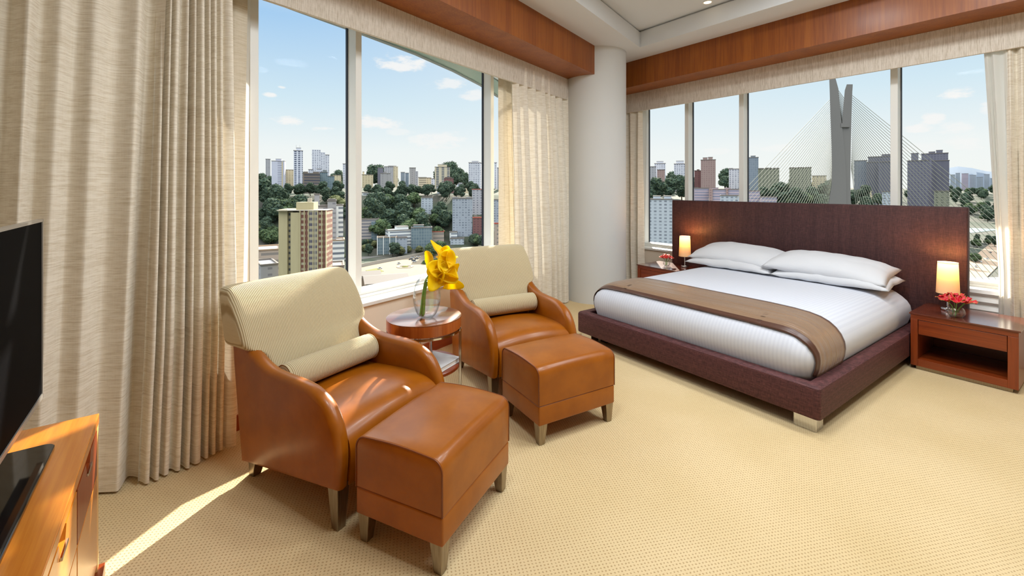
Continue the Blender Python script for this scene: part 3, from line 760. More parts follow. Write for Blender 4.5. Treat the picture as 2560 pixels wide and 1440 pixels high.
# ---------------------------------------------------------------- bed
BW = Vector((.578, -.816)); BD = Vector((.816, .578)); BRZ = atan2(-.816, .578); B0 = (1.86, 2.68, 0)
bed = empty('bed', B0, BRZ, label='king size bed with a woven dark plum frame and tall headboard', cat='bed')
WB = 2.10; ZB0, ZB1 = .085, .285
bm = BM()
# U shaped upholstered rail as one ring with a platform inside
o_ = rrect(-WB, 0, 0, 2.33, .02, 3); i_ = rrect(-WB+.085, -.085, .085, 2.33, .01, 3)
def ringloft(bm, O, I, zz):
    ro = [[bm.verts.new((p[0]+(0.5*(-WB)-p[0])*ins*2/WB*1.0, p[1]+(1.165-p[1])*ins/1.165, z)) for p in O] for (z, ins) in zz]
    ri = [[bm.verts.new((p[0], p[1], z)) for p in I] for z in (zz[-1][0], .24)]
    n = len(O)
    for a_, b_ in zip(ro, ro[1:]):
        for k in range(n): bm.faces.new((a_[k], a_[(k+1)%n], b_[(k+1)%n], b_[k]))
    for k in range(n):
        bm.faces.new((ro[-1][k], ro[-1][(k+1)%n], ri[0][(k+1)%n], ri[0][k])); bm.faces.new((ri[0][k], ri[0][(k+1)%n], ri[1][(k+1)%n], ri[1][k]))
    bm.faces.new(ri[1]); bm.faces.new(ro[0][::-1])
ringloft(bm, o_, i_, [(ZB0, .012), (ZB0+.006, .003), (ZB0+.018, 0), (ZB1-.022, 0), (ZB1-.008, .004), (ZB1, .014)])
obj('bed_frame', bm, M_bedf, bed, smooth=True, sharp=35)
bm = BM(); box(bm, -2.655, .262, 2.335, 2.42, .02, 1.337, .012, 3)
obj('headboard', bm, M_headb, bed, smooth=True, sharp=40)
for x in (-.58, -1.10, -1.66, -2.16, -.06):
    pass
for (x, y) in ((-.16, .03), (-WB+.03, .03), (-.16, 2.1), (-WB+.03, 2.1)):
    bm = BM(); box(bm, x, x+.13, y, y+.10, 0, .088, .003); obj('leg', bm, M_chrome, bed)
for (x, y) in ((-WB+.16, .16), (-1.1, 1.0)):
    bm = BM(); box(bm, x, x+.07, y, y+.07, 0, .10); obj('support_block', bm, M_darkleg, bed)
bm = BM(); box(bm, -WB+.19, -.19, .19, 2.24, .2405, .50, .05, 3); obj('mattress', bm, M_duvet, bed, smooth=True)

DX0, DX1, DY0, DY1 = -WB+.093, -.093, .093, 2.30
DP = [(.245, .012), (.29, .002), (.34, -.012), (.39, -.018), (.435, -.012), (.475, .006), (.512, .034), (.543, .072), (.566, .122), (.581, .19), (.590, .29), (.595, .45), (.598, .80)]
def duvet_mesh():
    bm = BM(); secs = []
    for (z, ins) in DP:
        rad = max(.13-ins*.2, .05) if ins < .3 else .1
        secs.append((z, rrect(DX0+ins, DX1-ins, DY0+ins, DY1 - min(ins, .05), rad, 8)))
    loft(bm, secs)
    return bm
dv = tag(obj('duvet', duvet_mesh(), M_duvet, loc=B0, rot=BRZ, smooth=True), 'smooth white striped duvet tucked into the dark bed frame', 'duvet')
def runner():
    bm = BM(); rows = []
    y0, y1, N = .155, .605, 18
    for j in range(N+1):
        y = y0+(y1-y0)*j/N; dy = y-DY0
        # top height at this distance from the foot
        zt = DP[-1][0]
        for (za, ia), (zb, ib) in zip(DP[4:], DP[5:]):
            if ia <= dy <= ib: zt = za+(zb-za)*(dy-ia)/(ib-ia)
        rc = .12; cxx = rc - sqrt(max(0, rc*rc-(rc-dy)**2)) if dy < rc else 0
        side = [(DX0+ins+cxx, .29+(z-.29)*(zt-.29)/(.595-.29)) for (z, ins) in DP[1:-1]]
        path = side + [((DX0+DX1)/2 + (-1+2*k/10)*.7, zt) for k in range(0, 11)] + [(DX1+DX0-x, z) for (x, z) in side[::-1]]
        rows.append([bm.verts.new((x, y, z)) for (x, z) in path])
    for a_, b_ in zip(rows, rows[1:]):
        for k in range(len(a_)-1): bm.faces.new((a_[k], a_[k+1], b_[k+1], b_[k]))
    o = obj('bed_runner', bm, M_runner, loc=B0, rot=BRZ, smooth=True)
    md = o.modifiers.new('sub', 'SUBSURF'); md.levels = 1; md.render_levels = 1
    md = o.modifiers.new('wrap', 'SHRINKWRAP'); md.target = dv; md.offset = .010; md.wrap_method = 'NEAREST_SURFACEPOINT'; md.wrap_mode = 'OUTSIDE_SURFACE'
    md = o.modifiers.new('th', 'SOLIDIFY'); md.thickness = .004; md.offset = 1
    return tag(o, 'shiny bronze brown satin runner with dark borders across the foot of the bed', 'bed runner')
runner()
def pillow(w, d, t, cx, cy, cz, tilt, roll, rz, label, seed):
    o = empty('pillow', B0, BRZ, label=label, cat='pillow', group='white pillows at the headboard')
    bm = BM(); NU, NV_ = 30, 22; top, bot = {}, {}
    for sgn, dd in ((1, top), (-1, bot)):
        for i in range(NU+1):
            for j in range(NV_+1):
                u, v = 2*i/NU-1, 2*j/NV_-1
                if sgn < 0 and (i in (0, NU) or j in (0, NV_)): dd[i, j] = top[i, j]; continue
                th = (max(0, 1-abs(u)**2.6)*max(0, 1-abs(v)**2.4))**.56
                x = u*w/2*(1-.035*(1-u*u)*0-.045*(1-v*v)*abs(u)**3*0 - .05*(1-abs(v))*abs(u)**8)
                y = v*d/2*(1 - .06*(1-abs(u))*abs(v)**8)
                nzv = mnoise.noise(Vector((u*2.2+seed, v*2.2, seed)))*.014*(1-th*.4)+mnoise.noise(Vector((u*6+seed, v*3, 9)))*.006
                z = sgn*t/2*th*(1.42 if sgn > 0 else .5) + nzv*(1 if th > 0.02 else .4)
                dd[i, j] = bm.verts.new((x, y, z))
    for sgn, dd in ((1, top), (-1, bot)):
        for i in range(NU):
            for j in range(NV_):
                f = (dd[i,j], dd[i+1,j], dd[i+1,j+1], dd[i,j+1]); bm.faces.new(f if sgn > 0 else f[::-1])
    b_ = obj('pillowcase', bm, M_pillow, o, smooth=True)
    b_.location = (cx, cy, cz); b_.rotation_euler = (tilt, roll, rz)
    return o
pillow(.98, .54, .15, -1.56, 1.98, .636, R(3), 0, R(-1), 'lower white pillow on the left side of the bed', 1.3)
pillow(.96, .54, .15, -.60, 1.98, .636, R(3), 0, R(1), 'lower white pillow on the right side of the bed', 4.1)
pillow(1.0, .54, .18, -1.54, 2.02, .722, R(10), R(1), R(0), 'upper white pillow on the left side of the bed', 7.7)
pillow(1.02, .54, .19, -.66, 2.00, .716, R(9), R(2), R(2), 'upper white pillow on the right side, topmost of its stack', 2.9)

# ---------------------------------------------------------------- nightstands
def nightstand(x0, y0, w, d, rz, label):
    P_ = Vector(B0[:2]) + BW*x0 + BD*y0
    o = empty('nightstand', (P_.x, P_.y, 0), BRZ+rz, label=label, cat='nightstand', group='cherry wood nightstands')
    H = .465
    def part(n_, m, *a, bev=.002, par=None):
        bm = BM(); box(bm, *a, bev); return obj(n_, bm, m, par or o)
    part('top_board', M_night_top, -.008, w+.012, -.010, d, H-.012, H)
    part('top_rail', M_cherry, 0, w, 0, d, H-.052, H-.012)
    part('side_panel', M_cherryv, 0, .045, 0, d, .03, H-.052); part('side_panel', M_cherryv, w-.055, w, 0, d, .03, H-.052)
    part('bottom_board', M_cherry, .045, w-.055, 0, d, .03, .088); part('back_panel', M_night_top, .045, w-.055, d-.02, d, .088, H-.052)
    dr = part('drawer', M_cherry, .048, w-.058, .004, d-.03, .293, H-.055)
    part('plinth', M_legmetal, .03, w-.03, .02, d-.02, 0, .03, bev=0)
    return o
nightstand(.008, 1.80, .60, .525, R(3.5) * 0, 'cherry wood nightstand on the right of the bed with a drawer and open shelf')
nightstand(-2.84, 1.83, .60, .495, 0, 'cherry wood nightstand on the left of the bed near the column')

def table_lamp(s, y, label):
    P_ = Vector(B0[:2]) + BW*s + BD*y
    o = empty('table_lamp', (P_.x, P_.y, .4655), BRZ, label=label, cat='table lamp', group='small bedside lamps with cream shades')
    bm = BM(); lathe(bm, [(0, 0), (.045, 0), (.047, .003), (.047, .024), (.044, .028), (.008, .030), (0, .030)], 40); obj('base', bm, M_chrome, o, smooth=True, sharp=40)
    bm = BM(); cyl(bm, (0, 0, .029), .0075, .0075, .27, 16); obj('stem', bm, M_chrome, o, smooth=True, sharp=40)
    bm = BM(); lathe(bm, [(.075, .145), (.064, .405)], 56); sh = obj('lamp_shade', bm, M_shade, o, smooth=True)
    bm = BM(); lathe(bm, [(.0645, .402), (.0655, .402), (.0655, .408), (.0645, .408)], 56, close=True); obj('shade_rim', bm, M_curtain, sh, smooth=True)
    bm = BM(); lathe(bm, [(0, .292), (.014, .30), (.024, .325), (.022, .345), (.010, .362), (0, .364)], 20); obj('bulb', bm, emis('bulb_glow', (1, .72, .34, 1), 4), o, smooth=True)
    ld = bpy.data.lights.new('bedside_lamp', 'POINT'); ld.energy = 8.0; ld.color = (1.0, .52, .16); ld.shadow_soft_size = .02
    lo = bpy.data.objects.new('bedside_lamp', ld); COL.objects.link(lo); lo.parent = o; lo.location = (0, 0, .392)
table_lamp(-2.33, 2.15, 'lit cream bedside lamp on the left nightstand')
table_lamp(.175, 2.13, 'lit cream bedside lamp on the right nightstand')

def gloriosa(s, y, R_, nb, label, lab2, seed):
    rnd = random.Random(seed)
    P_ = Vector(B0[:2]) + BW*s + BD*y
    o = empty('bud_vase', (P_.x, P_.y, .4655), 0, label=label, cat='vase', group='small glass flower vases on the nightstands')
    k = R_/.055
    op = [(.026*k, 0), (.040*k, .006*k), (.053*k, .028*k), (.055*k, .045*k), (.046*k, .068*k), (.038*k, .076*k)]
    ip = [(r-.003, max(z, .006)) for (r, z) in op][::-1]
    bm = BM(); lathe(bm, [(0, 0)]+op+ip[:-1]+[(0, .006)], 36); obj('glass_body', bm, M_vase, o, smooth=True)
    bm = BM(); lathe(bm, [(0, .0065)]+[(r-.0035, z) for (r, z) in op[1:4]]+[(0, op[3][1])], 30); obj('water', bm, M_water, o, smooth=True, sharp=50)
    for q in range(nb):
        f = empty('gloriosa_lily', (P_.x, P_.y, .4655), 0, label=lab2, cat='flower', group=lab2)
        an = 2*pi*q/(nb-1) + rnd.uniform(-.2, .2) if q else 0; rr_ = (0 if q == 0 else .058*k)
        c = Vector((rr_*cos(an), rr_*sin(an), (.145 if q == 0 else .118+rnd.uniform(-.008, .012))*k)); up = Vector((cos(an)*.55*(q > 0), sin(an)*.55*(q > 0), 1)).normalized()
        bm = BM(); tube(bm, crom([(rnd.uniform(-.02, .02)*k, rnd.uniform(-.02, .02)*k, .01), (c.x*.4, c.y*.4, .075*k), tuple(c)], 5), .0018, 6); obj('stem', bm, M_stem, f, smooth=True)
        ax = up.cross(Vector((.3, .8, .1))).normalized(); ay = up.cross(ax)
        bm = BM(); bm2 = BM(); NP = 6
        for p in range(NP):
            th = 2*pi*p/NP + rnd.uniform(-.15, .15); rad = ax*cos(th)+ay*sin(th); tan = up.cross(rad); L = (.060+rnd.uniform(-.006, .008))*k; rws = []
            for j in range(9):
                t_ = j/8; ctr = c + rad*(L*.80*sin(t_*1.75)) + up*(L*.85*sin(t_*2.1)*(1-.15*t_) - L*.1); wd = .0150*k*sin(pi*min(1, t_*.93+.04))**.7
                wave = .003*k*sin(t_*14+p)
                rws.append([ctr - tan*wd + up*wave, ctr - rad*.002 , ctr + tan*wd - up*wave])
            vvv = [[bm.verts.new(x) for x in r_] for r_ in rws]
            for a_, b_ in zip(vvv, vvv[1:]):
                for kk in range(2): bm.faces.new((a_[kk], a_[kk+1], b_[kk+1], b_[kk]))
            for side in (0, 2): tube(bm2, [r_[side] for r_ in rws[:7]], .0009*k, 4)
        b1 = obj('petals', bm, M_petal, f, smooth=True); md = b1.modifiers.new('th', 'SOLIDIFY'); md.thickness = .0008
        obj('petal_edges', bm2, M_petal_edge, f, smooth=True)
gloriosa(.262, 1.915, .056, 7, 'small round glass vase of red lilies on the right nightstand', 'red and gold flame lily in the vase on the right nightstand', 5)
gloriosa(-2.53, 2.04, .046, 7, 'small round glass vase of pink lilies on the left nightstand', 'pink red flame lily in the vase on the left nightstand', 9)

# ---------------------------------------------------------------- television console
ca_, cb_ = Vector((.602, -.799)), Vector((-.799, -.602))     # along the front towards the camera / into the depth
C0 = (-1.585, 1.705, 0); CRZ = atan2(ca_.y, ca_.x)            # local x = ca_, local y = (.799,.602) = out of the front
con = empty('media_console', C0, CRZ, label='honey coloured wooden console under the television at the left edge', cat='console')
def cpart(n_, m, *a, bev=.002, par=None):
    bm = BM(); box(bm, *a, bev); return obj(n_, bm, m, par or con)
HC = .637; LC = 1.30; DC = .46
cpart('top_board', M_console, 0, LC, -DC, 0, HC-.035, HC)
cpart('end_panel', M_console_pale, 0, .035, -DC, -.002, .05, HC-.035)
cpart('end_panel', M_console_pale, LC-.035, LC, -DC, -.002, .05, HC-.035)
cpart('back_panel', M_console, .035, LC-.035, -DC, -DC+.015, .05, HC-.035)
cpart('bottom_board', M_console, .035, LC-.035, -DC+.015, -.03, .05, .08)
cpart('plinth', M_cherry, -.012, LC, -DC+.02, .016, 0, .05)
for i, x in enumerate((.038, .46, .88)):
    w_ = .41 if i < 2 else .38
    bm = BM(); M_con2 = M_cherryv if i == 0 else M_console
    # drawer front with a finger notch cut into its top edge
    poly = [(x, .42), (x+w_, .42), (x+w_, HC-.05), (x+w_*.62, HC-.05), (x+w_*.58, HC-.085), (x+w_*.42, HC-.085), (x+w_*.38, HC-.05), (x, HC-.05)]
    f_, g_ = [[bm.verts.new((a_, yy, z_)) for (a_, z_) in poly] for yy in (-.022, -.002)]
    bm.faces.new(f_[::-1]); bm.faces.new(g_)
    for k in range(len(poly)): bm.faces.new((f_[k], f_[(k+1)%8], g_[(k+1)%8], g_[k]))
    dr = obj('drawer', bm, M_con2, con)
    bm = BM(); box(bm, x+w_*.40, x+w_*.60, -.0021, .004, HC-.097, HC-.087, .001); obj('handle', bm, M_chrome, dr)
    door = cpart('door', M_console, x, x+w_, -.022, -.002, .085, .415)
tv = empty('television', C0, CRZ, label='flat black television with a thin silver frame on the console', cat='television')
tx0, tx1, ty_, tz0, tz1 = .068, 1.17, -.142, .763, 1.392
def tpart(n_, m, *a, bev=.001):
    bm = BM(); box(bm, *a, bev); return obj(n_, bm, m, tv)
bm = BM()
for a_ in ((tx0, tx0+.009, tz0, tz1), (tx1-.009, tx1, tz0, tz1), (tx0, tx1, tz1-.009, tz1), (tx0, tx1, tz0, tz0+.016)): box(bm, a_[0], a_[1], ty_-.012, ty_+.004, a_[2], a_[3])
obj('bezel', bm, M_silver, tv)
tpart('screen', M_black, tx0+.009, tx1-.009, ty_-.010, ty_+.001, tz0+.016, tz1-.009)
tpart('back_case', M_blackg, tx0+.02, tx1-.02, ty_-.05, ty_-.012, tz0+.03, tz1-.03)
tpart('stand_neck', M_blackg, .54, .70, ty_-.06, ty_-.02, HC+.012, tz0+.08)
bm = BM(); loft(bm, [(HC+.0008, rrect(.20, 1.04, -.36, -.085, .03, 5)), (HC+.010, rrect(.20, 1.04, -.36, -.085, .03, 5)), (HC+.012, rrect(.202, 1.038, -.358, -.087, .03, 5))]); obj('stand_base', bm, M_blackg, tv, smooth=True, sharp=30)

# ================================================================ the city outside (the room is about 75 m above the street)
GZ = -75.0
def facade(name, wall, win, cell, fh, wf=.5, hf=.5, rough=.7, spread=.15, off=(0, 0)):
    """flat wall with a grid of window openings laid out in metres along the facade"""
    m, T, b = pmat(name, wall, rough, spec=.3)
    uv = T.new('ShaderNodeUVMap'); sp = T.new('ShaderNodeSeparateXYZ'); T.link(uv.outputs[0], sp.inputs[0])
    u = T.m('ADD', T.m('DIVIDE', sp.outputs[0], cell), off[0]); v = T.m('ADD', T.m('DIVIDE', sp.outputs[1], fh), off[1])
    fu, fv = T.m('FRACT', u), T.m('FRACT', v)
    a = T.m('LESS_THAN', T.m('ABSOLUTE', T.m('SUBTRACT', fu, .5)), wf/2); c = T.m('LESS_THAN', T.m('ABSOLUTE', T.m('SUBTRACT', fv, .5)), hf/2)
    cb = T.new('ShaderNodeCombineXYZ'); T.link(T.m('FLOOR', u), cb.inputs[0]); T.link(T.m('FLOOR', v), cb.inputs[1])
    wn = T.new('ShaderNodeTexWhiteNoise'); T.link(cb.outputs[0], wn.inputs[0])
    wc = T.mix(T.m('MULTIPLY', wn.outputs[0], spread*3, clamp=True), lin(win), lin(wall))
    geo = T.new('ShaderNodeNewGeometry'); sn = T.new('ShaderNodeSeparateXYZ'); T.link(geo.outputs['Normal'], sn.inputs[0])
    side = T.m('LESS_THAN', T.m('ABSOLUTE', sn.outputs[2]), .5)
    msk = T.m('MULTIPLY', T.m('MULTIPLY', a, c), side)
    var = T.mix(T.m('MULTIPLY', T.noise(uv.outputs[0], .12, 3), .35), lin(wall), lin(tuple(int(x*.82) for x in wall)))
    T.link(T.mix(msk, var, wc), b.inputs['Base Color'])
    return m
def ubox(bm, uvl, x0, x1, y0, y1, z0, z1):
    vv = [bm.verts.new(p) for p in ((x0,y0,z0),(x1,y0,z0),(x1,y1,z0),(x0,y1,z0),(x0,y0,z1),(x1,y0,z1),(x1,y1,z1),(x0,y1,z1))]
    for f in ((4,5,6,7),(0,1,5,4),(1,2,6,5),(2,3,7,6),(3,0,4,7)):
        ff = bm.faces.new([vv[i] for i in f])
        for l in ff.loops:
            p = l.vert.co; hx = p.x if abs(vv[f[0]].co.y - vv[f[1]].co.y) < 1e-6 else p.y
            l[uvl].uv = (hx - (x0 if hx == p.x else y0), p.z - z1) if f[0] != 4 else (0, 0)
FM = {}
def fac(key, *a, **k):
    if key not in FM: FM[key] = facade('facade_' + key, *a, **k)
    return FM[key]
fac('white', (206, 208, 216), (92, 98, 116), 4.2, 3.4, .55, .45)
fac('whiteslit', (196, 198, 212), (112, 116, 134), 30, 3.6, .26, .32)
fac('whitebig', (214, 216, 226), (74, 82, 104), 6.4, 3.7, .62, .62, spread=.05)
fac('grey', (168, 168, 172), (96, 98, 108), 5, 3.3, .4, .4)
fac('greyplain', (160, 158, 158), (120, 118, 122), 9, 3.6, .25, .35)
fac('beige', (204, 190, 160), (110, 106, 104), 4.6, 3.3, .4, .45)
fac('cream', (204, 190, 158), (130, 116, 96), 5.2, 3.4, .35, .42)
fac('creamband', (212, 196, 168), (124, 112, 100), 60, 3.4, .96, .42)
fac('tower', (196, 186, 162), (66, 80, 98), 11, 3.4, .48, .62, spread=.05)
fac('pink', (158, 136, 130), (132, 104, 104), 3.6, 3.2, .5, .45)
fac('red', (124, 88, 86), (96, 66, 70), 4.4, 3.2, .5, .5)
fac('teal', (128, 142, 146), (94, 112, 122), 3, 3.6, .8, .8)
fac('blueglass', (132, 142, 152), (108, 120, 134), 3, 3.3, .8, .7)
fac('office', (128, 116, 106), (72, 74, 84), 60, 4.2, .94, .62)
fac('olive', (132, 134, 116), (88, 92, 84), 5, 3.2, .45, .5)
fac('dark', (112, 112, 124), (88, 88, 102), 3.4, 3.3, .55, .5)
fac('darkplain', (104, 104, 116), (96, 96, 108), 7, 3.5, .3, .8)
fac('steel', (126, 134, 150), (98, 108, 128), 4, 3.4, .6, .6)
fac('block', (182, 190, 198), (118, 124, 134), 4.5, 3.1, .5, .5)
fac('pinkblue', (184, 168, 176), (126, 130, 150), 60, 3.4, .95, .5)
fac('apart', (158, 166, 176), (104, 112, 124), 3.8, 3.2, .55, .5, spread=.3)
fac('greyband', (170, 162, 156), (92, 96, 108), 60, 3.8, .9, .4)
fac('whiteband', (214, 216, 214), (92, 100, 112), 60, 3.8, .94, .45)
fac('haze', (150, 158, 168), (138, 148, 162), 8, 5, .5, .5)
fac('terrace', (176, 160, 146), (120, 116, 112), 60, 5, .9, .35)
M_roof, T, b = pmat('roof_grey', (112, 106, 100), .9)
M_roofred, T, b = pmat('roof_red', (156, 80, 66), .9); M_rooftan, T, b = pmat('roof_tan', (150, 128, 106), .9)
M_conc, T, b = pmat('concrete_post', (168, 160, 146), .9)
M_beige, T, b = pmat('beige_render', (206, 190, 146), .9)
n = T.noise(objcoord(T, (1, 1, .15)), .5, 4); T.link(T.mix(n, lin((182, 170, 132)), lin((166, 154, 120))), b.inputs['Base Color'])

def building(px0, px1, pyt, Yd, label, key='white', pyb=None, rz=None, depth=None, tops=(), cat='building', name='apartment_building', group=None, roof=None, wings=()):
    """px0..px1: faces the room; pyt: height of its roofline; Yd: distance; tops/wings: extra blocks (fraction across, fraction across, extra height in m)"""
    u = ((px0+px1)/2-CX)/F; c = Vector((u*Yd, Yd)); wd = (px1-px0)/F*Yd
    rz_ = (-atan2(u, 1) + (rz if rz is not None else 0))
    zt = CAMZ - (pyt-HY)/F*Yd; zb = GZ if pyb is None else CAMZ - (pyb-HY)/F*Yd
    wd *= cos(atan2(u, 1)) / (abs(cos(rz or 0)) + (.8*abs(sin(rz or 0)))); dp = depth or wd*.8
    o = empty(name, (c.x, c.y, zb), rz_, label=label, cat=cat, group=group)
    H = zt-zb
    bm = BM(); uvl = bm.loops.layers.uv.new('UVMap'); ubox(bm, uvl, -wd/2, wd/2, 0, dp, 0, H); obj('tower_body', bm, FM[key], o)
    for (a_, b_, hh, k_) in wings:
        bm = BM(); uvl = bm.loops.layers.uv.new('UVMap'); ubox(bm, uvl, -wd/2+wd*a_, -wd/2+wd*b_, -.06*wd, dp*.9, 0, H+hh); obj('wing', bm, FM[k_], o)
    for (a_, b_, hh) in tops:
        bm = BM(); box(bm, -wd/2+wd*a_, -wd/2+wd*b_, dp*.15, dp*.8, H, H+hh); obj('roof_block', bm, FM[key] if roof is None else roof, o)
        bm = BM(); box(bm, -wd/2+wd*a_-.3, -wd/2+wd*b_+.3, dp*.15-.3, dp*.8+.3, H+hh, H+hh+.5); obj('roof_slab', bm, M_roof, o)
    bm = BM(); t_ = .4
    box(bm, -wd/2-t_, wd/2+t_, -t_, .5, H, H+.9); box(bm, -wd/2-t_, wd/2+t_, dp-.5, dp+t_, H, H+.9); box(bm, -wd/2-t_, -wd/2+.5, .5, dp-.5, H, H+.9); box(bm, wd/2-.5, wd/2+t_, .5, dp-.5, H, H+.9)
    obj('parapet', bm, roof or M_roof, o)
    return o
bb = building
# -- seen through the left window, first pane
bb(664, 676, 398, 1150, 'small distant grey tower at the far left of the left window skyline', 'grey')
bb(677, 713, 403, 910, 'pale lilac tower with a column of slit windows, left in the left window', 'whiteslit', rz=-.15, tops=((.3,.75,4.5),), wings=((.80,.88,-1,'cream'),))
bb(714, 737, 425, 936, 'cream block with small windows between two white towers', 'cream')
o = bb(734, 757, 377, 845, 'tall slim white tower with rooftop antennas in the left pane', 'whitebig', tops=((.3,.8,5.5),))
M_mast, T, b = pmat('antenna_metal', (110, 112, 118), .5, .5)
for x in (-3.4, 2.6): bm = BM(); cyl(bm, (x, 6, CAMZ-(372-HY)/F*845-GZ), .18, .1, 8, 8); obj('antenna', bm, M_mast, o)
bb(780, 823, 387, 910, 'white stepped tower block with balconies in the left pane', 'white', wings=((0,.5,10,'white'),(.5,.76,5,'white')), tops=((.02,.35,9.5),))
bb(757, 800, 434, 676, 'brown banded office block below the stepped white tower', 'office', tops=((.05,.3,2.5),(.6,.95,2.5)))
bb(799, 819, 431, 702, 'narrow teal glass building beside the brown office block', 'teal', tops=((.4,.9,3),))
bb(819, 836, 441, 728, 'low bluish glass building right of the teal glass one', 'teal')
bb(832, 853, 438, 832, 'small cream and brick house block at the right of the left pane', 'cream')
bb(857, 869, 410, 858, 'white tower half hidden by the first mullion', 'white')
bb(771, 782, 424, 897, 'low white block at the foot of the stepped tower, on its left', 'white', pyb=470)
bb(792, 803, 423, 832, 'low white block in front of the stepped tower', 'whiteslit', pyb=470)
# the beige slab with the brick and balcony side
Yb = 235.0
cB = pix(751, 527, Yb); zt = cB.z
sb = empty('apartment_building', (cB.x, cB.y, GZ), -atan2(cB.x, cB.y)*0 + R(8), label='beige slab apartment tower with brick and balcony side, nearest in the left pane', cat='building')
H = zt-GZ
# its left faces run away to the left, its brick face to the right
def wallquad(bm, p, q, dep, z0, z1):
    p, q = Vector(p), Vector(q); d = (q-p).normalized(); nn_ = Vector((-d.y, d.x))*dep
    vv = [bm.verts.new((a_.x, a_.y, z)) for z in (z0, z1) for a_ in (p, q, q+nn_, p+nn_)]
    for f in ((0,3,2,1),(4,5,6,7),(0,1,5,4),(1,2,6,5),(2,3,7,6),(3,0,4,7)): bm.faces.new([vv[i] for i in f])
px_m = Yb/F
bm = BM(); box(bm, -23*px_m, 0, 0, 14, 0, H-.9, 0); obj('side_wall', bm, M_beige, sb)
bm = BM(); box(bm, -54*px_m, -33*px_m, 1.5, 15, 0, H+.7, 0); obj('side_wall', bm, M_beige, sb)
M_recess = fac('recess', (170, 160, 132), (78, 80, 84), 1.5, 2.95, .6, .45, spread=.02)
bm = BM(); uvl = bm.loops.layers.uv.new('UVMap'); ubox(bm, uvl, -34*px_m, -22*px_m, 3.0, 12, 0, H-.5); obj('stair_recess', bm, M_recess, sb)
brick = fac('brick', (126, 86, 74), (178, 170, 146), 3.05, 2.95, .72, .42, spread=.22)
balc = fac('balcony', (168, 160, 136), (88, 84, 96), 3.2, 2.95, .84, .5, spread=.12)
W58 = 58*px_m*1.06
for (a_, b_, mm, dy) in ((0, .32, brick, 0), (.32, .68, balc, -.35), (.68, 1, brick, 0)):
    bm = BM(); uvl = bm.loops.layers.uv.new('UVMap'); ubox(bm, uvl, W58*a_, W58*b_, dy, 13, 0, H); obj('front_bay', bm, mm, sb)
for q in (0, .16, .32, .50, .68, .84, 1.0):
    bm = BM(); box(bm, W58*q-.22, W58*q+.22, -.75, .2, 0, H+.3); obj('pilaster', bm, M_beige, sb)
bm = BM(); box(bm, -54*px_m-.3, W58+.3, -.5, 14, H+.0, H+.35); obj('roof_slab', bm, M_conc, sb)
bm = BM(); box(bm, -16*px_m, 26*px_m, 4, 12, H+.3, H+4.4); obj('roof_block', bm, M_beige, sb)
bm = BM(); cyl(bm, (11*px_m, 8, H+4.4), 1.15, 1.15, 2.1, 20); obj('water_tank', bm, M_conc, sb, smooth=True, sharp=40)
# other nearer buildings in the first pane
bb(786, 799, 487, 345, 'plain concrete stair tower rising behind the beige slab', 'greyplain', tops=())
bb(797, 822, 516, 335, 'grey banded office behind the beige slab tower', 'greyband', depth=12)
bb(819, 841, 503, 330, 'taller grey slab with one column of dark windows beside the first mullion', 'greyplain', depth=10, tops=((.1,.9,1.2),))
bb(840, 858, 514, 350, 'grey building with white balconies right against the first mullion', 'whiteband', depth=10)
bb(809, 861, 602, 330, 'low white office with a tan roof right of the beige slab', 'whiteband', depth=14, roof=M_rooftan, tops=((.1,.55,2),))
bb(650, 698, 663, 250, 'modern grey building with irregular dark slots at the lower left of the left pane', 'greyplain', depth=22, rz=.15)
bb(640, 700, 626, 300, 'low terraced tan building above the slotted grey one', 'terrace', depth=26, roof=M_rooftan)
bb(628, 682, 537, 600, 'long white flat roofed pavilion among trees at the left edge', 'whiteband', pyb=560, depth=10)
bb(805, 860, 668, 260, 'low grey flat roof right of the beige slab foot', 'terrace', depth=18)
# second pane
bb(905, 933, 437, 883, 'yellowish house block with a small spire at the left of the middle pane', 'cream', tops=((.05,.2,6),))
bb(944, 958, 420, 993, 'dark grey tower left in the middle pane', 'darkplain')
bb(961, 996, 417, 952, 'grey tower with a lighter windowed side in the middle pane', 'grey', rz=.1, wings=((.66,1.0,.5,'beige'),), tops=((.3,.9,2),))
bb(951, 976, 434, 883, 'tan stepped block in front of the grey tower', 'greyplain', tops=((.3,.6,3),))
bb(1002, 1012, 431, 1000, 'distant bluish tower between two grey towers, the left of the pair', 'blueglass')
bb(1013, 1022, 433, 1020, 'distant bluish tower between two grey towers, the right of the pair', 'blueglass')
bb(1024, 1040, 420, 827, 'plain greenish grey tower in the middle pane', 'greyplain', rz=.1, wings=((.9,1.4,-6,'grey'),))
bb(1046, 1066, 444, 786, 'cream building with long balconies below the skyline', 'creamband')
bb(1066, 1078, 445, 814, 'cream white block with two columns of windows right of the long balconies', 'beige')
bb(1078, 1087, 447, 841, 'small white banded block left of the beige tower', 'white')
bb(1087, 1125, 418, 910, 'beige tower with dark window bays and a raised top in the middle pane', 'tower', tops=((.2,.8,5.5),))
bb(1110, 1134, 446, 772, 'dark red brick tower in front of the beige tower', 'red', tops=((.1,.8,2),))
bb(1093, 1109, 466, 690, 'low white tower in front of the beige tower', 'block')
bb(1132, 1143, 472, 814, 'small brown block right of the dark red tower', 'office')
bb(1143, 1159, 460, 717, 'narrow white and grey tower with a tan top cap', 'white', tops=((.2,.8,2),))
bb(1160, 1171, 471, 745, 'short pale block left of the tall white tower', 'beige')
bb(1170, 1203, 407, 860, 'tall white tower with rows of small windows at the right of the middle pane', 'white', rz=-.12, tops=((.25,.8,3),))
bb(1180, 1207, 474, 612, 'grey building with a red roof beside the second mullion', 'grey', roof=M_roofred)
bb(1131, 1181, 497, 566, 'grey apartment block with three capped bays right in the middle pane', 'apart', depth=14, tops=((0,.28,1.6),(.34,.62,1.2),(.70,1,1.6)))
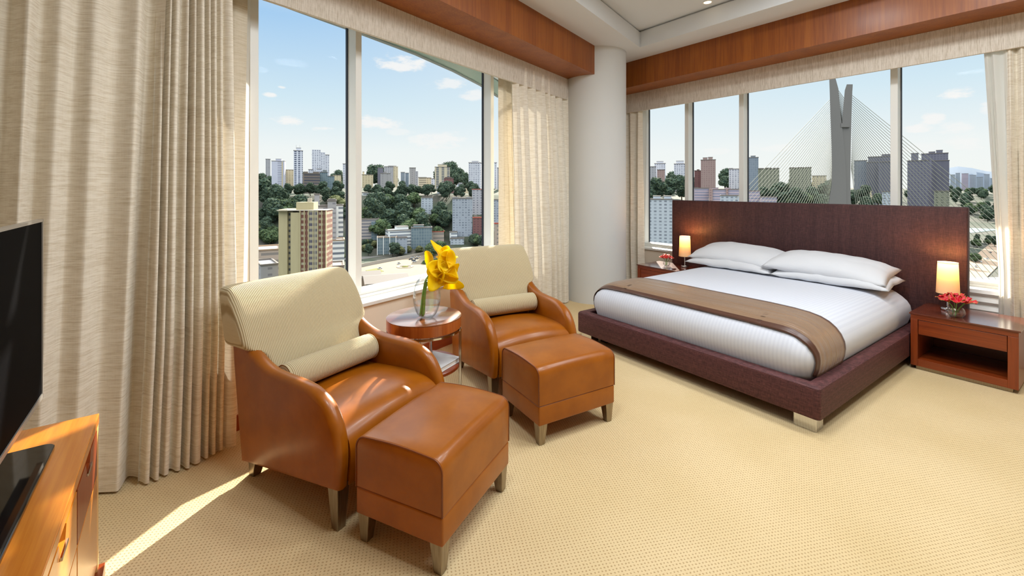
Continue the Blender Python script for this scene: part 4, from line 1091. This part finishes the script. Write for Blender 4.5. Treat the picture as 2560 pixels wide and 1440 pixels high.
bb(1053, 1082, 495, 605, 'slim white slab tower standing among the woodland trees', 'block', depth=7, tops=((.1,.9,1),))
bb(905, 931, 482, 640, 'low white building at the left edge of the middle pane above the trees', 'whiteband', pyb=510)
bb(880, 947, 548, 540, 'low concrete office with glass centre at the left of the middle pane', 'greyband', depth=18, wings=((.72,.96,-3,'teal'),))
bb(966, 1041, 576, 524, 'grey terraced office building with long bands in the middle pane', 'whiteband', depth=22, rz=.2, tops=((.35,.8,4),))
bb(1028, 1080, 570, 530, 'curved glass fronted office beside the terraced office', 'teal', depth=16, tops=((.1,.6,3),))
bb(1077, 1110, 580, 546, 'brick coloured low house behind the green tree', 'terrace', roof=M_roofred)
bb(1124, 1143, 581, 556, 'small white house left of the long white house', 'whiteband', depth=8)
bb(1126, 1160, 597, 548, 'long white house right of the green tree', 'block', depth=8)
bb(1182, 1206, 545, 566, 'red tiled house group beside the second mullion', 'red', roof=M_roofred)
# glass pavilion with white columns
pv = bb(943, 992, 594, 508, 'dark glass pavilion with white columns behind the car park', 'teal', depth=14, roof=M_rooftan, name='pavilion')
bb(990, 1018, 595, 512, 'square windowed wing right of the glass pavilion', 'apart', depth=10)
for k in range(4):
    bm = BM(); box(bm, -10.6+k*6.8-.35, -10.6+k*6.8+.35, -2.2, -1.5, 0, CAMZ-(591-HY)/F*508-GZ); obj('column', bm, M_white, pv)
# warehouse roofs close to the sill
def shed(px0, px1, pyt, Yd, dep, label, rz):
    c = pix((px0+px1)/2, pyt, Yd); wd = (px1-px0)/F*Yd; o = empty('warehouse', (c.x, c.y, GZ), rz, label=label, cat='building'); H = c.z-GZ
    bm = BM(); box(bm, -wd/2, wd/2, 0, dep, 0, H); obj('walls', bm, M_conc, o)
    bm = BM(); vv = [bm.verts.new(p) for p in ((-wd/2-1,-1,H),(wd/2+1,-1,H),(wd/2+1,dep+1,H),(-wd/2-1,dep+1,H),(-wd/2-1,dep/2,H+2.4),(wd/2+1,dep/2,H+2.4))]
    for f in ((0,1,5,4),(3,4,5,2),(0,4,3),(1,2,5),(0,3,2,1)): bm.faces.new([vv[i] for i in f])
    obj('roof', bm, M_roof, o)
shed(918, 1022, 706, 268, 26, 'low warehouse with grey pitched roof just above the window sill', R(22))
shed(895, 950, 694, 285, 22, 'smaller grey roofed warehouse left of the low warehouse', R(22))
# -- strip between the second mullion and the curtain
bb(1236, 1242, 407, 880, 'slim pale tower right of the second mullion', 'white')
bb(1243, 1256, 420, 860, 'grey tower beside the pale curtain lining', 'grey')
bb(1233, 1260, 500, 580, 'grey low block right of the second mullion', 'apart', depth=12)
bb(1236, 1262, 560, 546, 'pinkish house right of the second mullion', 'terrace', roof=M_roofred)

# -- seen through the windows behind the bed
bb(1614, 1624, 423, 900, 'low grey block beside the narrow curtain behind the bed', 'grey')
bb(1622, 1640, 417, 880, 'grey tower left of a whiter tower behind the bed', 'grey')
bb(1636, 1664, 409, 900, 'whitish tower with a raised top, leftmost pane behind the bed', 'white', tops=((.2,.8,4.5),))
bb(1643, 1662, 425, 800, 'pinkish tower in front of the whitish tower', 'pink')
bb(1685, 1712, 410, 880, 'white tower with raised top left of the first mullion behind the bed', 'white', tops=((.2,.9,6),))
bb(1736, 1757, 427, 760, 'reddish block right of the first mullion behind the bed', 'red', tops=((.3,.6,2),))
bb(1752, 1789, 400, 740, 'tall pinkish tower with a double top behind the bed', 'pink', tops=((.14,.45,4),(.5,.8,4.6)))
bb(1822, 1848, 423, 760, 'banded white tower left of the second mullion behind the bed', 'white', tops=((0,.4,1.5),))
bb(1872, 1896, 394, 780, 'bluish glass tower right of the second mullion', 'blueglass', tops=((.2,.7,3),))
bb(1895, 1948, 422, 700, 'wide olive grey block seen behind the left cables', 'olive', tops=((0,.25,1),(.35,.62,1.4),(.7,.98,1)))
bb(1973, 2028, 420, 690, 'wide olive block left of the bridge mast', 'olive', tops=((0,.24,1),(.36,.66,1),(.72,1,1)))
bb(1733, 1772, 471, 560, 'low pink block behind the headboard', 'pinkblue', tops=((.0,.3,1),))
bb(1772, 1850, 474, 540, 'low pink and blue banded block behind the headboard', 'pinkblue', tops=((.1,.3,2),(.5,.7,2)), wings=((.0,.12,1,'pink'),(.55,.62,1,'pink')))
bb(1868, 1900, 478, 520, 'small pinkish block right of the second mullion behind the headboard', 'pinkblue')
bb(1900, 1942, 493, 500, 'low grey pink row house block behind the left cables', 'pinkblue')
bb(1800, 1868, 490, 470, 'pale blue grey long block just above the headboard', 'block')
bb(1606, 1682, 499, 410, 'white apartment block left of the headboard', 'block', tops=((.0,.15,3),(.35,.6,3),(.72,.95,3)), depth=18)
bb(2135, 2167, 402, 720, 'blue grey square tower right of the bridge mast', 'steel')
bb(2170, 2228, 392, 690, 'dark wide tower left of the third mullion', 'dark', tops=((.6,1,3.5),))
bb(2166, 2196, 406, 640, 'darker low shoulder of the wide dark tower', 'darkplain')
bb(2200, 2230, 405, 620, 'dark block just left of the third mullion', 'darkplain')
bb(2268, 2322, 402, 640, 'dark tower with a rounded top turret right of the third mullion', 'dark', tops=((.18,.52,11),))
bb(2303, 2370, 384, 680, 'tallest dark tower block right of the third mullion with stepped top', 'dark', tops=((.28,.52,3),(.56,.80,5)))
bb(2330, 2373, 402, 640, 'plain dark shoulder building in front of the tallest dark tower', 'darkplain')
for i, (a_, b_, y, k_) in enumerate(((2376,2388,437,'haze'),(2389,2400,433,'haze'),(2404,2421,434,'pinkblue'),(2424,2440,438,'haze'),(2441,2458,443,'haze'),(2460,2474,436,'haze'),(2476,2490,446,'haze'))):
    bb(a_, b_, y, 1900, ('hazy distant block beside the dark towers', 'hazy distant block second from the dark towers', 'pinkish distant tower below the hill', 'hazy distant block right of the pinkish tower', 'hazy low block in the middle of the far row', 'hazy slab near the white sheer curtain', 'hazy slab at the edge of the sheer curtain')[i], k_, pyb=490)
bb(2030, 2066, 440, 700, 'low pale block between the olive block and the mast', 'beige')
bb(2150, 2180, 478, 560, 'pale low office right of the mast foot', 'beige')
bb(2205, 2226, 480, 540, 'pale low office left of the third mullion', 'block')
bb(2335, 2373, 478, 560, 'low pale grid building at the foot of the tallest dark tower', 'olive')

# ---------------------------------------------------------------- terrain
def sstep(a, b, x):
    t_ = max(0, min(1, (x-a)/(b-a))); return t_*t_*(3-2*t_)
def terr(x, y):
    azm = math.degrees(atan2(x, y)); d = sqrt(x*x+y*y)
    left = 1 - sstep(4, 16, azm)
    h = sstep(520, 690, d)*69
    hl = GZ + h + 6*mnoise.noise(Vector((x*.006, y*.006, 0))) * sstep(560, 700, d) + 8*sstep(760, 950, d)
    far_ = sstep(38, 44, azm); hr = GZ + (61*sstep(420, 640, d) + 14*sstep(700, 1100, d))*(1-far_) + 66*sstep(1200, 2000, d)*far_ + 7*mnoise.noise(Vector((x*.005, y*.005, 3)))*sstep(640, 800, d)*(1-far_)
    return hl*left + hr*(1-left)
M_ground, T, b = pmat('city_ground', (120, 122, 104), .95)
gv = T.new('ShaderNodeTexCoord'); gn = T.noise(gv.outputs['Object'], .012, 6, .6); g2 = T.noise(gv.outputs['Object'], .09, 5, .7)
c_ = T.ramp(gn, [(.3, lin((38, 50, 36))), (.47, lin((54, 62, 46))), (.58, lin((72, 70, 62))), (.68, lin((44, 54, 38)))])
T.link(T.mix(T.mr(g2, .58, .66), c_, lin((96, 90, 82))), b.inputs['Base Color'])
bm = BM(); rows = []
for i in range(86):
    d = 60*(1.062**i); row = []
    for j in range(61):
        a_ = R(-50+110*j/60); x, y = d*sin(a_), d*cos(a_); row.append(bm.verts.new((x, y, terr(x, y))))
    rows.append(row)
for a_, b_ in zip(rows, rows[1:]):
    for k in range(60): bm.faces.new((a_[k], a_[k+1], b_[k+1], b_[k]))
tag(obj('ground_terrain', bm, M_ground, smooth=True), kind='structure')
# far hill at the right
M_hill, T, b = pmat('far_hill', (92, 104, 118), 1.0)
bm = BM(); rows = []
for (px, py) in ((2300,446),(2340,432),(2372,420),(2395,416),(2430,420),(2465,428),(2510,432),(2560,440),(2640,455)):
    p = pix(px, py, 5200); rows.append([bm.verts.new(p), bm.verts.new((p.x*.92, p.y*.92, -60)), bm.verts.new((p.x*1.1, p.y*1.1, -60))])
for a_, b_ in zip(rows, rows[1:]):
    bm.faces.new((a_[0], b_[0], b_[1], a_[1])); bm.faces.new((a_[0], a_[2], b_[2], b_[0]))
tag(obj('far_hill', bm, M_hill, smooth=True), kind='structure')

# car park, its lawn, roundabout and wall
def gpatch(name, pts_, m, z, h=.15, **kw):
    bm = BM(); P_ = []
    for (px, py) in pts_:
        Yd = (CAMZ-z)*F/(py-HY); P_.append(((px-CX)/F*Yd, Yd))
    lo_ = [bm.verts.new((x, y, z-h)) for (x, y) in P_]; up_ = [bm.verts.new((x, y, z)) for (x, y) in P_]
    bm.faces.new(up_); bm.faces.new(lo_[::-1])
    for k in range(len(P_)): bm.faces.new((lo_[k], lo_[(k+1)%len(P_)], up_[(k+1)%len(P_)], up_[k]))
    return tag(obj(name, bm, m), **kw)
M_pave, T, b = pmat('pale_paving', (150, 138, 118), .9); n = T.noise(objcoord(T), .2, 4); T.link(T.mix(n, lin((132, 120, 100)), lin((114, 102, 84))), b.inputs['Base Color'])
M_lawn, T, b = pmat('lawn', (98, 98, 44), .95); M_road, T, b = pmat('road_grey', (92, 90, 86), .95)
gpatch('parking_lot', [(880, 735), (880, 662), (960, 652), (1040, 640), (1085, 628), (1120, 634), (1180, 650), (1180, 735)], M_pave, GZ+.3, kind='structure')
gpatch('street', [(860, 650), (905, 648), (960, 640), (1040, 627), (1110, 612), (1250, 596), (1250, 590), (1100, 604), (1030, 618), (950, 632), (860, 640)], M_road, GZ+.25, kind='structure')
gpatch('lawn', [(914, 676), (943, 670), (960, 678), (926, 685)], M_lawn, GZ+.45, label='dry green lawn at the left of the car park', cat='lawn')
def ground_at(px, py, z=GZ+.35):
    Yd = (CAMZ-z)*F/(py-HY); return Vector(((px-CX)/F*Yd, Yd, z))
p = ground_at(1013, 667); bm = BM(); lathe(bm, [(5.5, 0), (8.2, 0), (8.2, .35), (5.5, .35)], 32, close=True)
rb = empty('roundabout', p, label='small planted roundabout in the middle of the car park', cat='roundabout'); obj('kerb_ring', bm, M_rooftan, rb)
bm = BM(); lathe(bm, [(0, 1.2), (1.5, 1.0), (3.2, .3), (3.2, 0)], 20); obj('planting', bm, M_lawn, rb)
M_pw, T, b = pmat('perimeter_wall', (160, 154, 144), .9)
bm = BM(); pw = [ground_at(*q) for q in ((880, 673), (930, 662), (970, 654), (1040, 641), (1080, 632))]
for a_, b_ in zip(pw, pw[1:]): wallquad(bm, a_.xy, b_.xy, .5, GZ, GZ+3.4)
tag(obj('perimeter_wall', bm, M_pw), 'pale boundary wall along the back of the car park', 'wall')
# cars
cpaint = [pmat('car_paint_%s' % n_, c_, .3, coat=.5)[0] for n_, c_ in (('dark', (48, 50, 58)), ('silver', (190, 192, 196)), ('white', (232, 232, 230)))]
M_cw, T, b = pmat('car_glass', (40, 48, 58), .1)
def car(x, y, z, rz, m, label, group='cars parked outside'):
    o = empty('car', (x, y, z), rz, label=label, cat='car', group=group)
    bm = BM(); loft(bm, [(.35, rrect(-2.2, 2.2, -.88, .88, .3, 3)), (.75, rrect(-2.25, 2.25, -.9, .9, .35, 3)), (.95, rrect(-2.1, 2.1, -.85, .85, .35, 3))]); obj('body', bm, m, o, smooth=True, sharp=40)
    bm = BM(); loft(bm, [(.95, rrect(-1.5, 1.2, -.8, .8, .3, 3)), (1.42, rrect(-1.0, .7, -.66, .66, .25, 3))]); obj('cabin', bm, M_cw, o, smooth=True, sharp=40)
    for (a_, b_) in ((-1.4, -.9), (1.4, -.9), (-1.4, .74), (1.4, .74)):
        bm = BM(); tube(bm, [(a_, b_, .33), (a_, b_+.16, .33)], .33, 14); obj('wheel', bm, M_gasket, o)
    return o
carspec = [(1027, 649, .5, 0, 'dark car at the left of the parked cluster'), (1034, 652, .5, 0, 'dark car in the middle of the parked cluster'), (1041, 648, .6, 0, 'dark car at the right of the parked cluster'),
           (1032, 645, .5, 1, 'silver car behind the parked cluster'), (1046, 643, .4, 2, 'white car behind and right of the parked cluster'), (997, 660, 1.2, 1, 'single silver car near the roundabout'),
           (1036, 655, .5, 1, 'silver car in front of the parked cluster'), (1072, 638, .3, 2, 'white car at the far edge of the car park'), (1080, 636, .3, 1, 'silver car at the far edge of the car park'), (950, 672, .8, 2, 'white car beside the lawn')]
for (px, py, rz, mi, lb) in carspec:
    p = ground_at(px, py); car(p.x, p.y, p.z, rz, cpaint[mi], lb)

# river, motorway bridge and banks seen right of the headboard
M_river, T, b = pmat('river_water', (176, 196, 192), .15)
gpatch('river', [(2405, 552), (2520, 536), (2600, 530), (2600, 560), (2500, 574), (2405, 585)], M_river, GZ+.5, kind='structure')
M_deck, T, b = pmat('bridge_deck', (150, 148, 142), .9)
gpatch('motorway', [(2400, 668), (2500, 590), (2600, 560), (2600, 585), (2520, 640), (2400, 760)], M_rooftan, GZ+.6, kind='structure')
for k, (px, py) in enumerate(((2468, 648), (2452, 655), (2476, 632), (2440, 668))):
    p = ground_at(px, py, GZ+.6); car(p.x, p.y, p.z, .9, cpaint[(1, 2, 0, 1)[k]], ('silver car on the motorway, nearest the sheer curtain', 'white car on the motorway', 'dark car furthest along the motorway', 'silver car on the motorway beside the headboard')[k])

# ---------------------------------------------------------------- cable stayed bridge
Yt = 262.0
br = empty('cable_stayed_bridge', (0, 0, 0), label='concrete cable stayed bridge with a forked mast and fans of cables', cat='bridge')
M_mastc, T, b = pmat('mast_concrete', (128, 128, 132), .85)
n = T.noise(objcoord(T, (.05, .05, .01)), 1, 3); T.link(T.mix(n, lin((128, 124, 118)), lin((108, 106, 104))), b.inputs['Base Color'])
M_cable, T, b = pmat('cable_sheath', (150, 150, 136), .7)
tdir = Vector(((2103-CX)/F, 1)).normalized(); tperp = Vector((tdir.y, -tdir.x))
def mast(pl, name, dep, sh=0.0, dz=0.0):
    """pl: (pixel row, left edge, right edge) down the leg"""
    bm = BM(); rg = []
    for (py, a_, b_) in pl:
        z = CAMZ-(py-HY)/F*Yt
        pa = Vector(((a_-CX)/F*Yt, Yt)) + tdir*sh; pb = Vector(((b_-CX)/F*Yt, Yt)) + tdir*sh
        rg.append([bm.verts.new((q.x, q.y, zz)) for q, zz in ((pa, z), (pb, z), (pb+tdir*dep, z+dz*(py == pl[0][0])), (pa+tdir*dep, z+dz*(py == pl[0][0])))])
    for a_, b_ in zip(rg, rg[1:]):
        for k in range(4): bm.faces.new((a_[k], a_[(k+1)%4], b_[(k+1)%4], b_[k]))
    bm.faces.new(rg[0]); bm.faces.new(rg[-1][::-1]); return obj(name, bm, M_mastc, br)
mast([(196, 2073, 2089), (222, 2074, 2096), (290, 2076, 2102), (370, 2079, 2111), (420, 2080, 2114), (460, 2079, 2116), (500, 2073, 2116), (560, 2062, 2114), (785, 2030, 2100)], 'mast_leg', 7)
mast([(210, 2117, 2132), (225, 2112, 2131), (290, 2106, 2129), (370, 2104, 2127), (460, 2108, 2126), (500, 2111, 2127), (560, 2112, 2134), (785, 2116, 2150)], 'mast_leg', 7, sh=1.0, dz=-2.0)
mast([(308, 2102, 2122), (318, 2102, 2124)], 'cross_beam', 6, sh=-.2)
def zz(py): return CAMZ-(py-HY)/F*Yt
def cab(p, q):
    bm = BM(); tube(bm, [p, q], .14, 5); obj('cable', bm, M_cable, br)
NC = 34
for k in range(NC):      # left fan
    t_ = k/(NC-1)
    cab(pix(2078+4*t_, 246+185*t_, Yt+1), pix(1650+(2040-1650)*t_**.85, 698, Yt*(1.16-.16*t_)))
for k in range(NC):      # right fan
    t_ = k/(NC-1)
    cab(pix(2131-3*t_, 239+180*t_, Yt+2), pix(2700-(2700-2165)*t_**.85, 698, Yt*(.97+.03*t_)))
for k in range(14):      # short cables between the two legs
    t_ = k/13; cab(pix(2096+6*t_, 226+70*t_, Yt+3), pix(2110-3*t_, 246+72*t_, Yt+3))
M_dk = M_deck
bm = BM(); dk = [pix(1600, 600, Yt*1.2), pix(1850, 612, Yt*1.1), pix(2080, 640, Yt), pix(2250, 640, Yt*.98), pix(2420, 600, Yt*.96), pix(2760, 560, Yt*.98)]
dk = [Vector((q.x, q.y, GZ+22)) for q in dk]
for a_, b_ in zip(dk, dk[1:]): wallquad(bm, a_.xy, b_.xy, 14, GZ+20, GZ+23)
obj('deck', bm, M_dk, br)

# ---------------------------------------------------------------- trees
def treemat(n_, c1, c2):
    m, T, b = pmat('foliage_'+n_, c1, .9, spec=.15); v = objcoord(T)
    T.link(T.mix(T.mr(T.noise(v, .9, 5, .7), .4, .62), lin(c1), lin(c2)), b.inputs['Base Color']); bump(T, b, T.noise(v, 1.6, 5, .7), 1.0, .8); return m
TM = [treemat('dark', (56, 74, 66), (86, 100, 76)), treemat('mid', (68, 88, 64), (102, 116, 78)), treemat('olive', (96, 104, 70), (130, 130, 92))]
M_trunk, T, b = pmat('trunk', (96, 82, 66), .9)
def tree_proto(seed, mi, tall=1.0):
    rnd = random.Random(seed); o = empty('tree', (0, 0, -500)); bm = BM()
    for k in range(9):
        a_ = rnd.uniform(0, 2*pi); r_ = rnd.uniform(.5, 3.6) if k else 0; c = Vector((r_*cos(a_), r_*sin(a_), (6+rnd.uniform(-1.6, 2.2)+(1.6 if k == 0 else 0))*tall)); rad = rnd.uniform(1.7, 3.0) if k else 3.2
        g = bmesh.ops.create_icosphere(bm, subdivisions=3, radius=rad*.92)
        for q_ in range(340):
            dv_ = Vector((rnd.gauss(0, 1), rnd.gauss(0, 1), rnd.gauss(0, 1))).normalized(); dv_.z *= .85*tall**.5
            pp = c + dv_*rad*rnd.uniform(.8, 1.14); e1 = Vector((rnd.gauss(0, 1), rnd.gauss(0, 1), rnd.gauss(0, .6))).normalized()*rnd.uniform(.2, .5); e2 = Vector((rnd.gauss(0, 1), rnd.gauss(0, 1), rnd.gauss(0, .6))).normalized()*rnd.uniform(.2, .5)
            bm.faces.new([bm.verts.new(pp+w_) for w_ in (-e1, e2, e1*1.1, -e2)])
        for v in g['verts']:
            if not v.link_faces: continue
            nn_ = mnoise.noise(v.co*.9+Vector((k*3, seed, 0)))*.75 + mnoise.noise(v.co*2.6+Vector((k, 0, seed)))*.45
            v.co = v.co*(1+nn_*.5); v.co.z *= .85*tall**.5; v.co += c
    obj('crown', bm, TM[mi], o, smooth=False)
    bm = BM(); cyl(bm, (0, 0, 0), .35, .22, 6*tall, 8); obj('trunk', bm, M_trunk, o, smooth=True)
    return o
protos = [tree_proto(1, 0, 1.0), tree_proto(2, 0, 1.3), tree_proto(3, 1, 1.0), tree_proto(4, 1, 1.15), tree_proto(5, 2, .9)]
used = [False]*5
rt = random.Random(12)
def tree(px, py, Yd, h, pi_, label, group, sink=0.0):
    """py: the pixel row of the tree's top"""
    if Yd >= 690: Yd *= 1.42; h *= 1.3
    for q_ in range(150, 900 if Yd < 690 else 150):
        yy = q_*3.0; p = pix(px, py, yy)
        if p.z - h <= terr(p.x, p.y): Yd = yy; break
    p = pix(px, py, Yd); gap = p.z-h-terr(p.x, p.y); h = h+gap+.4 if 0 < gap+.4 < 34 else h; s_ = h/10.5; o = protos[pi_] if not used[pi_] else copy_tree(protos[pi_]); used[pi_] = True
    o.location = (p.x, p.y, p.z-h); o.rotation_euler = (0, 0, rt.uniform(0, 6)); o.scale = (s_*rt.uniform(.95, 1.25), s_*rt.uniform(.95, 1.25), s_)
    tag(o, label, 'tree', group)
def grove(poly_rows, n_, label, group, kinds, h0, h1):
    """poly_rows: (py, pxa, pxb, Y) top to bottom"""
    for i in range(max(3, int(n_*.42))):
        q = rt.random()*(len(poly_rows)-1); i0 = int(q); f = q-i0; a_, b_ = poly_rows[i0], poly_rows[min(i0+1, len(poly_rows)-1)]
        py, xa, xb, Yd = [a_[k]*(1-f)+b_[k]*f for k in range(4)]
        tree(rt.uniform(xa, xb), py, Yd, rt.uniform(h0, h1)*1.22, rt.choice(kinds), label, group)
gA = 'woodland trees on the hillside in the middle pane'
grove([(478, 925, 1060, 520), (500, 912, 1055, 480), (530, 908, 1050, 440), (556, 915, 1060, 410)], 62, 'dark green woodland tree on the hillside in the middle pane', gA, (0, 0, 1, 2, 3), 15, 22)
gB = 'trees between the white slab tower and the grey apartment block'
grove([(498, 1085, 1112, 450), (530, 1088, 1128, 420), (560, 1060, 1130, 400), (575, 1085, 1135, 395)], 26, 'green tree between the slim white slab tower and the capped apartment block', gB, (0, 1, 2, 3), 11, 17)
gC = 'trees on the slope in the left pane'
grove([(436, 648, 676, 760), (462, 648, 680, 640), (478, 676, 720, 560), (496, 650, 760, 480), (508, 700, 785, 460)], 44, 'dark green tree on the slope below the white towers in the left pane', gC, (0, 0, 1, 2), 14, 22)
grove([(515, 648, 690, 440), (528, 648, 700, 410), (552, 650, 698, 380), (580, 655, 698, 350)], 26, 'green tree left of the beige slab tower in the left pane', 'trees left of the beige slab tower', (1, 2, 3, 3, 4), 10, 15)
grove([(642, 649, 690, 280), (652, 649, 680, 270)], 6, 'bright green tree above the slotted grey building', 'trees above the slotted grey building', (3, 4), 8, 10)
grove([(432, 716, 736, 800), (436, 757, 780, 800), (438, 828, 862, 800), (442, 836, 858, 760)], 20, 'tree on the ridge skyline in the left pane', 'trees on the ridge in the left pane', (0, 1, 2), 12, 16)
grove([(462, 652, 862, 600), (470, 652, 862, 600)], 34, 'small tree at the foot of the towers in the left pane', 'trees at the foot of the left pane towers', (0, 1), 10, 13)
grove([(480, 800, 862, 430), (500, 845, 862, 400), (560, 845, 862, 370)], 14, 'dark tree beside the first mullion in the left pane', 'trees beside the first mullion', (0, 1, 4), 12, 16)
grove([(626, 800, 862, 320), (636, 805, 862, 300)], 12, 'brownish green tree below the low white office in the left pane', 'trees below the low white office', (3, 4), 8, 11)
grove([(431, 915, 945, 850), (436, 998, 1024, 850)], 10, 'hazy tree on the skyline in the middle pane', 'skyline trees in the middle pane', (0, 1), 12, 15)
grove([(430, 1055, 1083, 760), (425, 1126, 1168, 800), (436, 1126, 1170, 760), (446, 1130, 1170, 700)], 26, 'dark ridge tree beside the beige or tall white tower', 'ridge trees beside the towers', (0, 1), 14, 20)
grove([(566, 950, 985, 360), (572, 925, 950, 340)], 8, 'light green bushy tree above the glass pavilion', 'bushy trees above the pavilion', (3, 4), 7, 9)
grove([(598, 905, 945, 500), (612, 905, 965, 490), (620, 912, 1015, 480), (614, 1010, 1060, 500)], 40, 'olive street tree in front of the glass pavilion', 'street trees in front of the pavilion', (1, 3, 4, 4), 6, 9)
grove([(598, 1078, 1118, 330), (612, 1070, 1130, 315)], 12, 'large green tree behind the yellow callas', 'green trees behind the callas', (2, 3), 10, 13)
grove([(640, 1066, 1120, 262), (656, 1050, 1120, 250), (672, 1040, 1100, 240)], 22, 'green tree at the near right side of the car park', 'trees at the near side of the car park', (2, 3, 3), 7, 9)
grove([(560, 1150, 1206, 400), (590, 1165, 1206, 360), (600, 1236, 1256, 380)], 16, 'tree near the second mullion below the apartment block', 'trees near the second mullion', (0, 2, 3), 8, 12)
gR = 'trees below the towers behind the bed'
grove([(440, 1614, 1680, 760), (452, 1614, 1735, 640), (470, 1614, 1730, 560)], 34, 'dark tree below the towers in the leftmost panes behind the bed', gR, (0, 0, 1), 14, 20)
grove([(438, 1788, 1824, 780), (446, 1790, 1826, 720)], 10, 'dark tree right of the tall pinkish tower', 'trees right of the pinkish tower', (0, 1), 14, 18)
grove([(450, 1890, 1990, 560), (466, 1880, 2080, 480), (482, 1880, 2075, 430), (492, 1900, 2060, 400)], 76, 'dark green tree behind the left cables of the bridge', 'trees behind the left cables', (0, 1, 2), 12, 17)
grove([(462, 905, 1205, 600), (468, 905, 1205, 600), (474, 905, 1130, 560)], 74, 'small tree at the foot of the towers in the middle pane', 'trees at the foot of the middle pane towers', (0, 1), 10, 14)
grove([(476, 2128, 2230, 500), (490, 2130, 2330, 440), (500, 2150, 2420, 400)], 40, 'dark tree at the foot of the dark towers right of the mast', 'trees at the foot of the dark towers', (0, 0, 1), 10, 14)
grove([(466, 2370, 2490, 620), (474, 2380, 2500, 520), (488, 2380, 2500, 430), (505, 2400, 2500, 380), (520, 2410, 2500, 350), (534, 2410, 2500, 350)], 100, 'green tree on the river bank right of the dark towers', 'trees on the river bank', (0, 1, 2), 12, 17)
grove([(585, 2410, 2500, 300), (600, 2420, 2490, 280), (660, 2420, 2490, 230), (680, 2410, 2480, 215)], 22, 'green tree beside the motorway right of the headboard', 'trees beside the motorway', (1, 2, 3), 6, 9)
grove([(520, 1612, 1680, 360), (545, 1612, 1680, 300), (580, 1612, 1682, 250)], 22, 'green tree left of the headboard below the white apartment block', 'trees below the white apartment block', (1, 2, 3), 7, 11)
for k in range(5):
    if not used[k]:
        for c_ in list(protos[k].children): bpy.data.objects.remove(c_)
        bpy.data.objects.remove(protos[k])
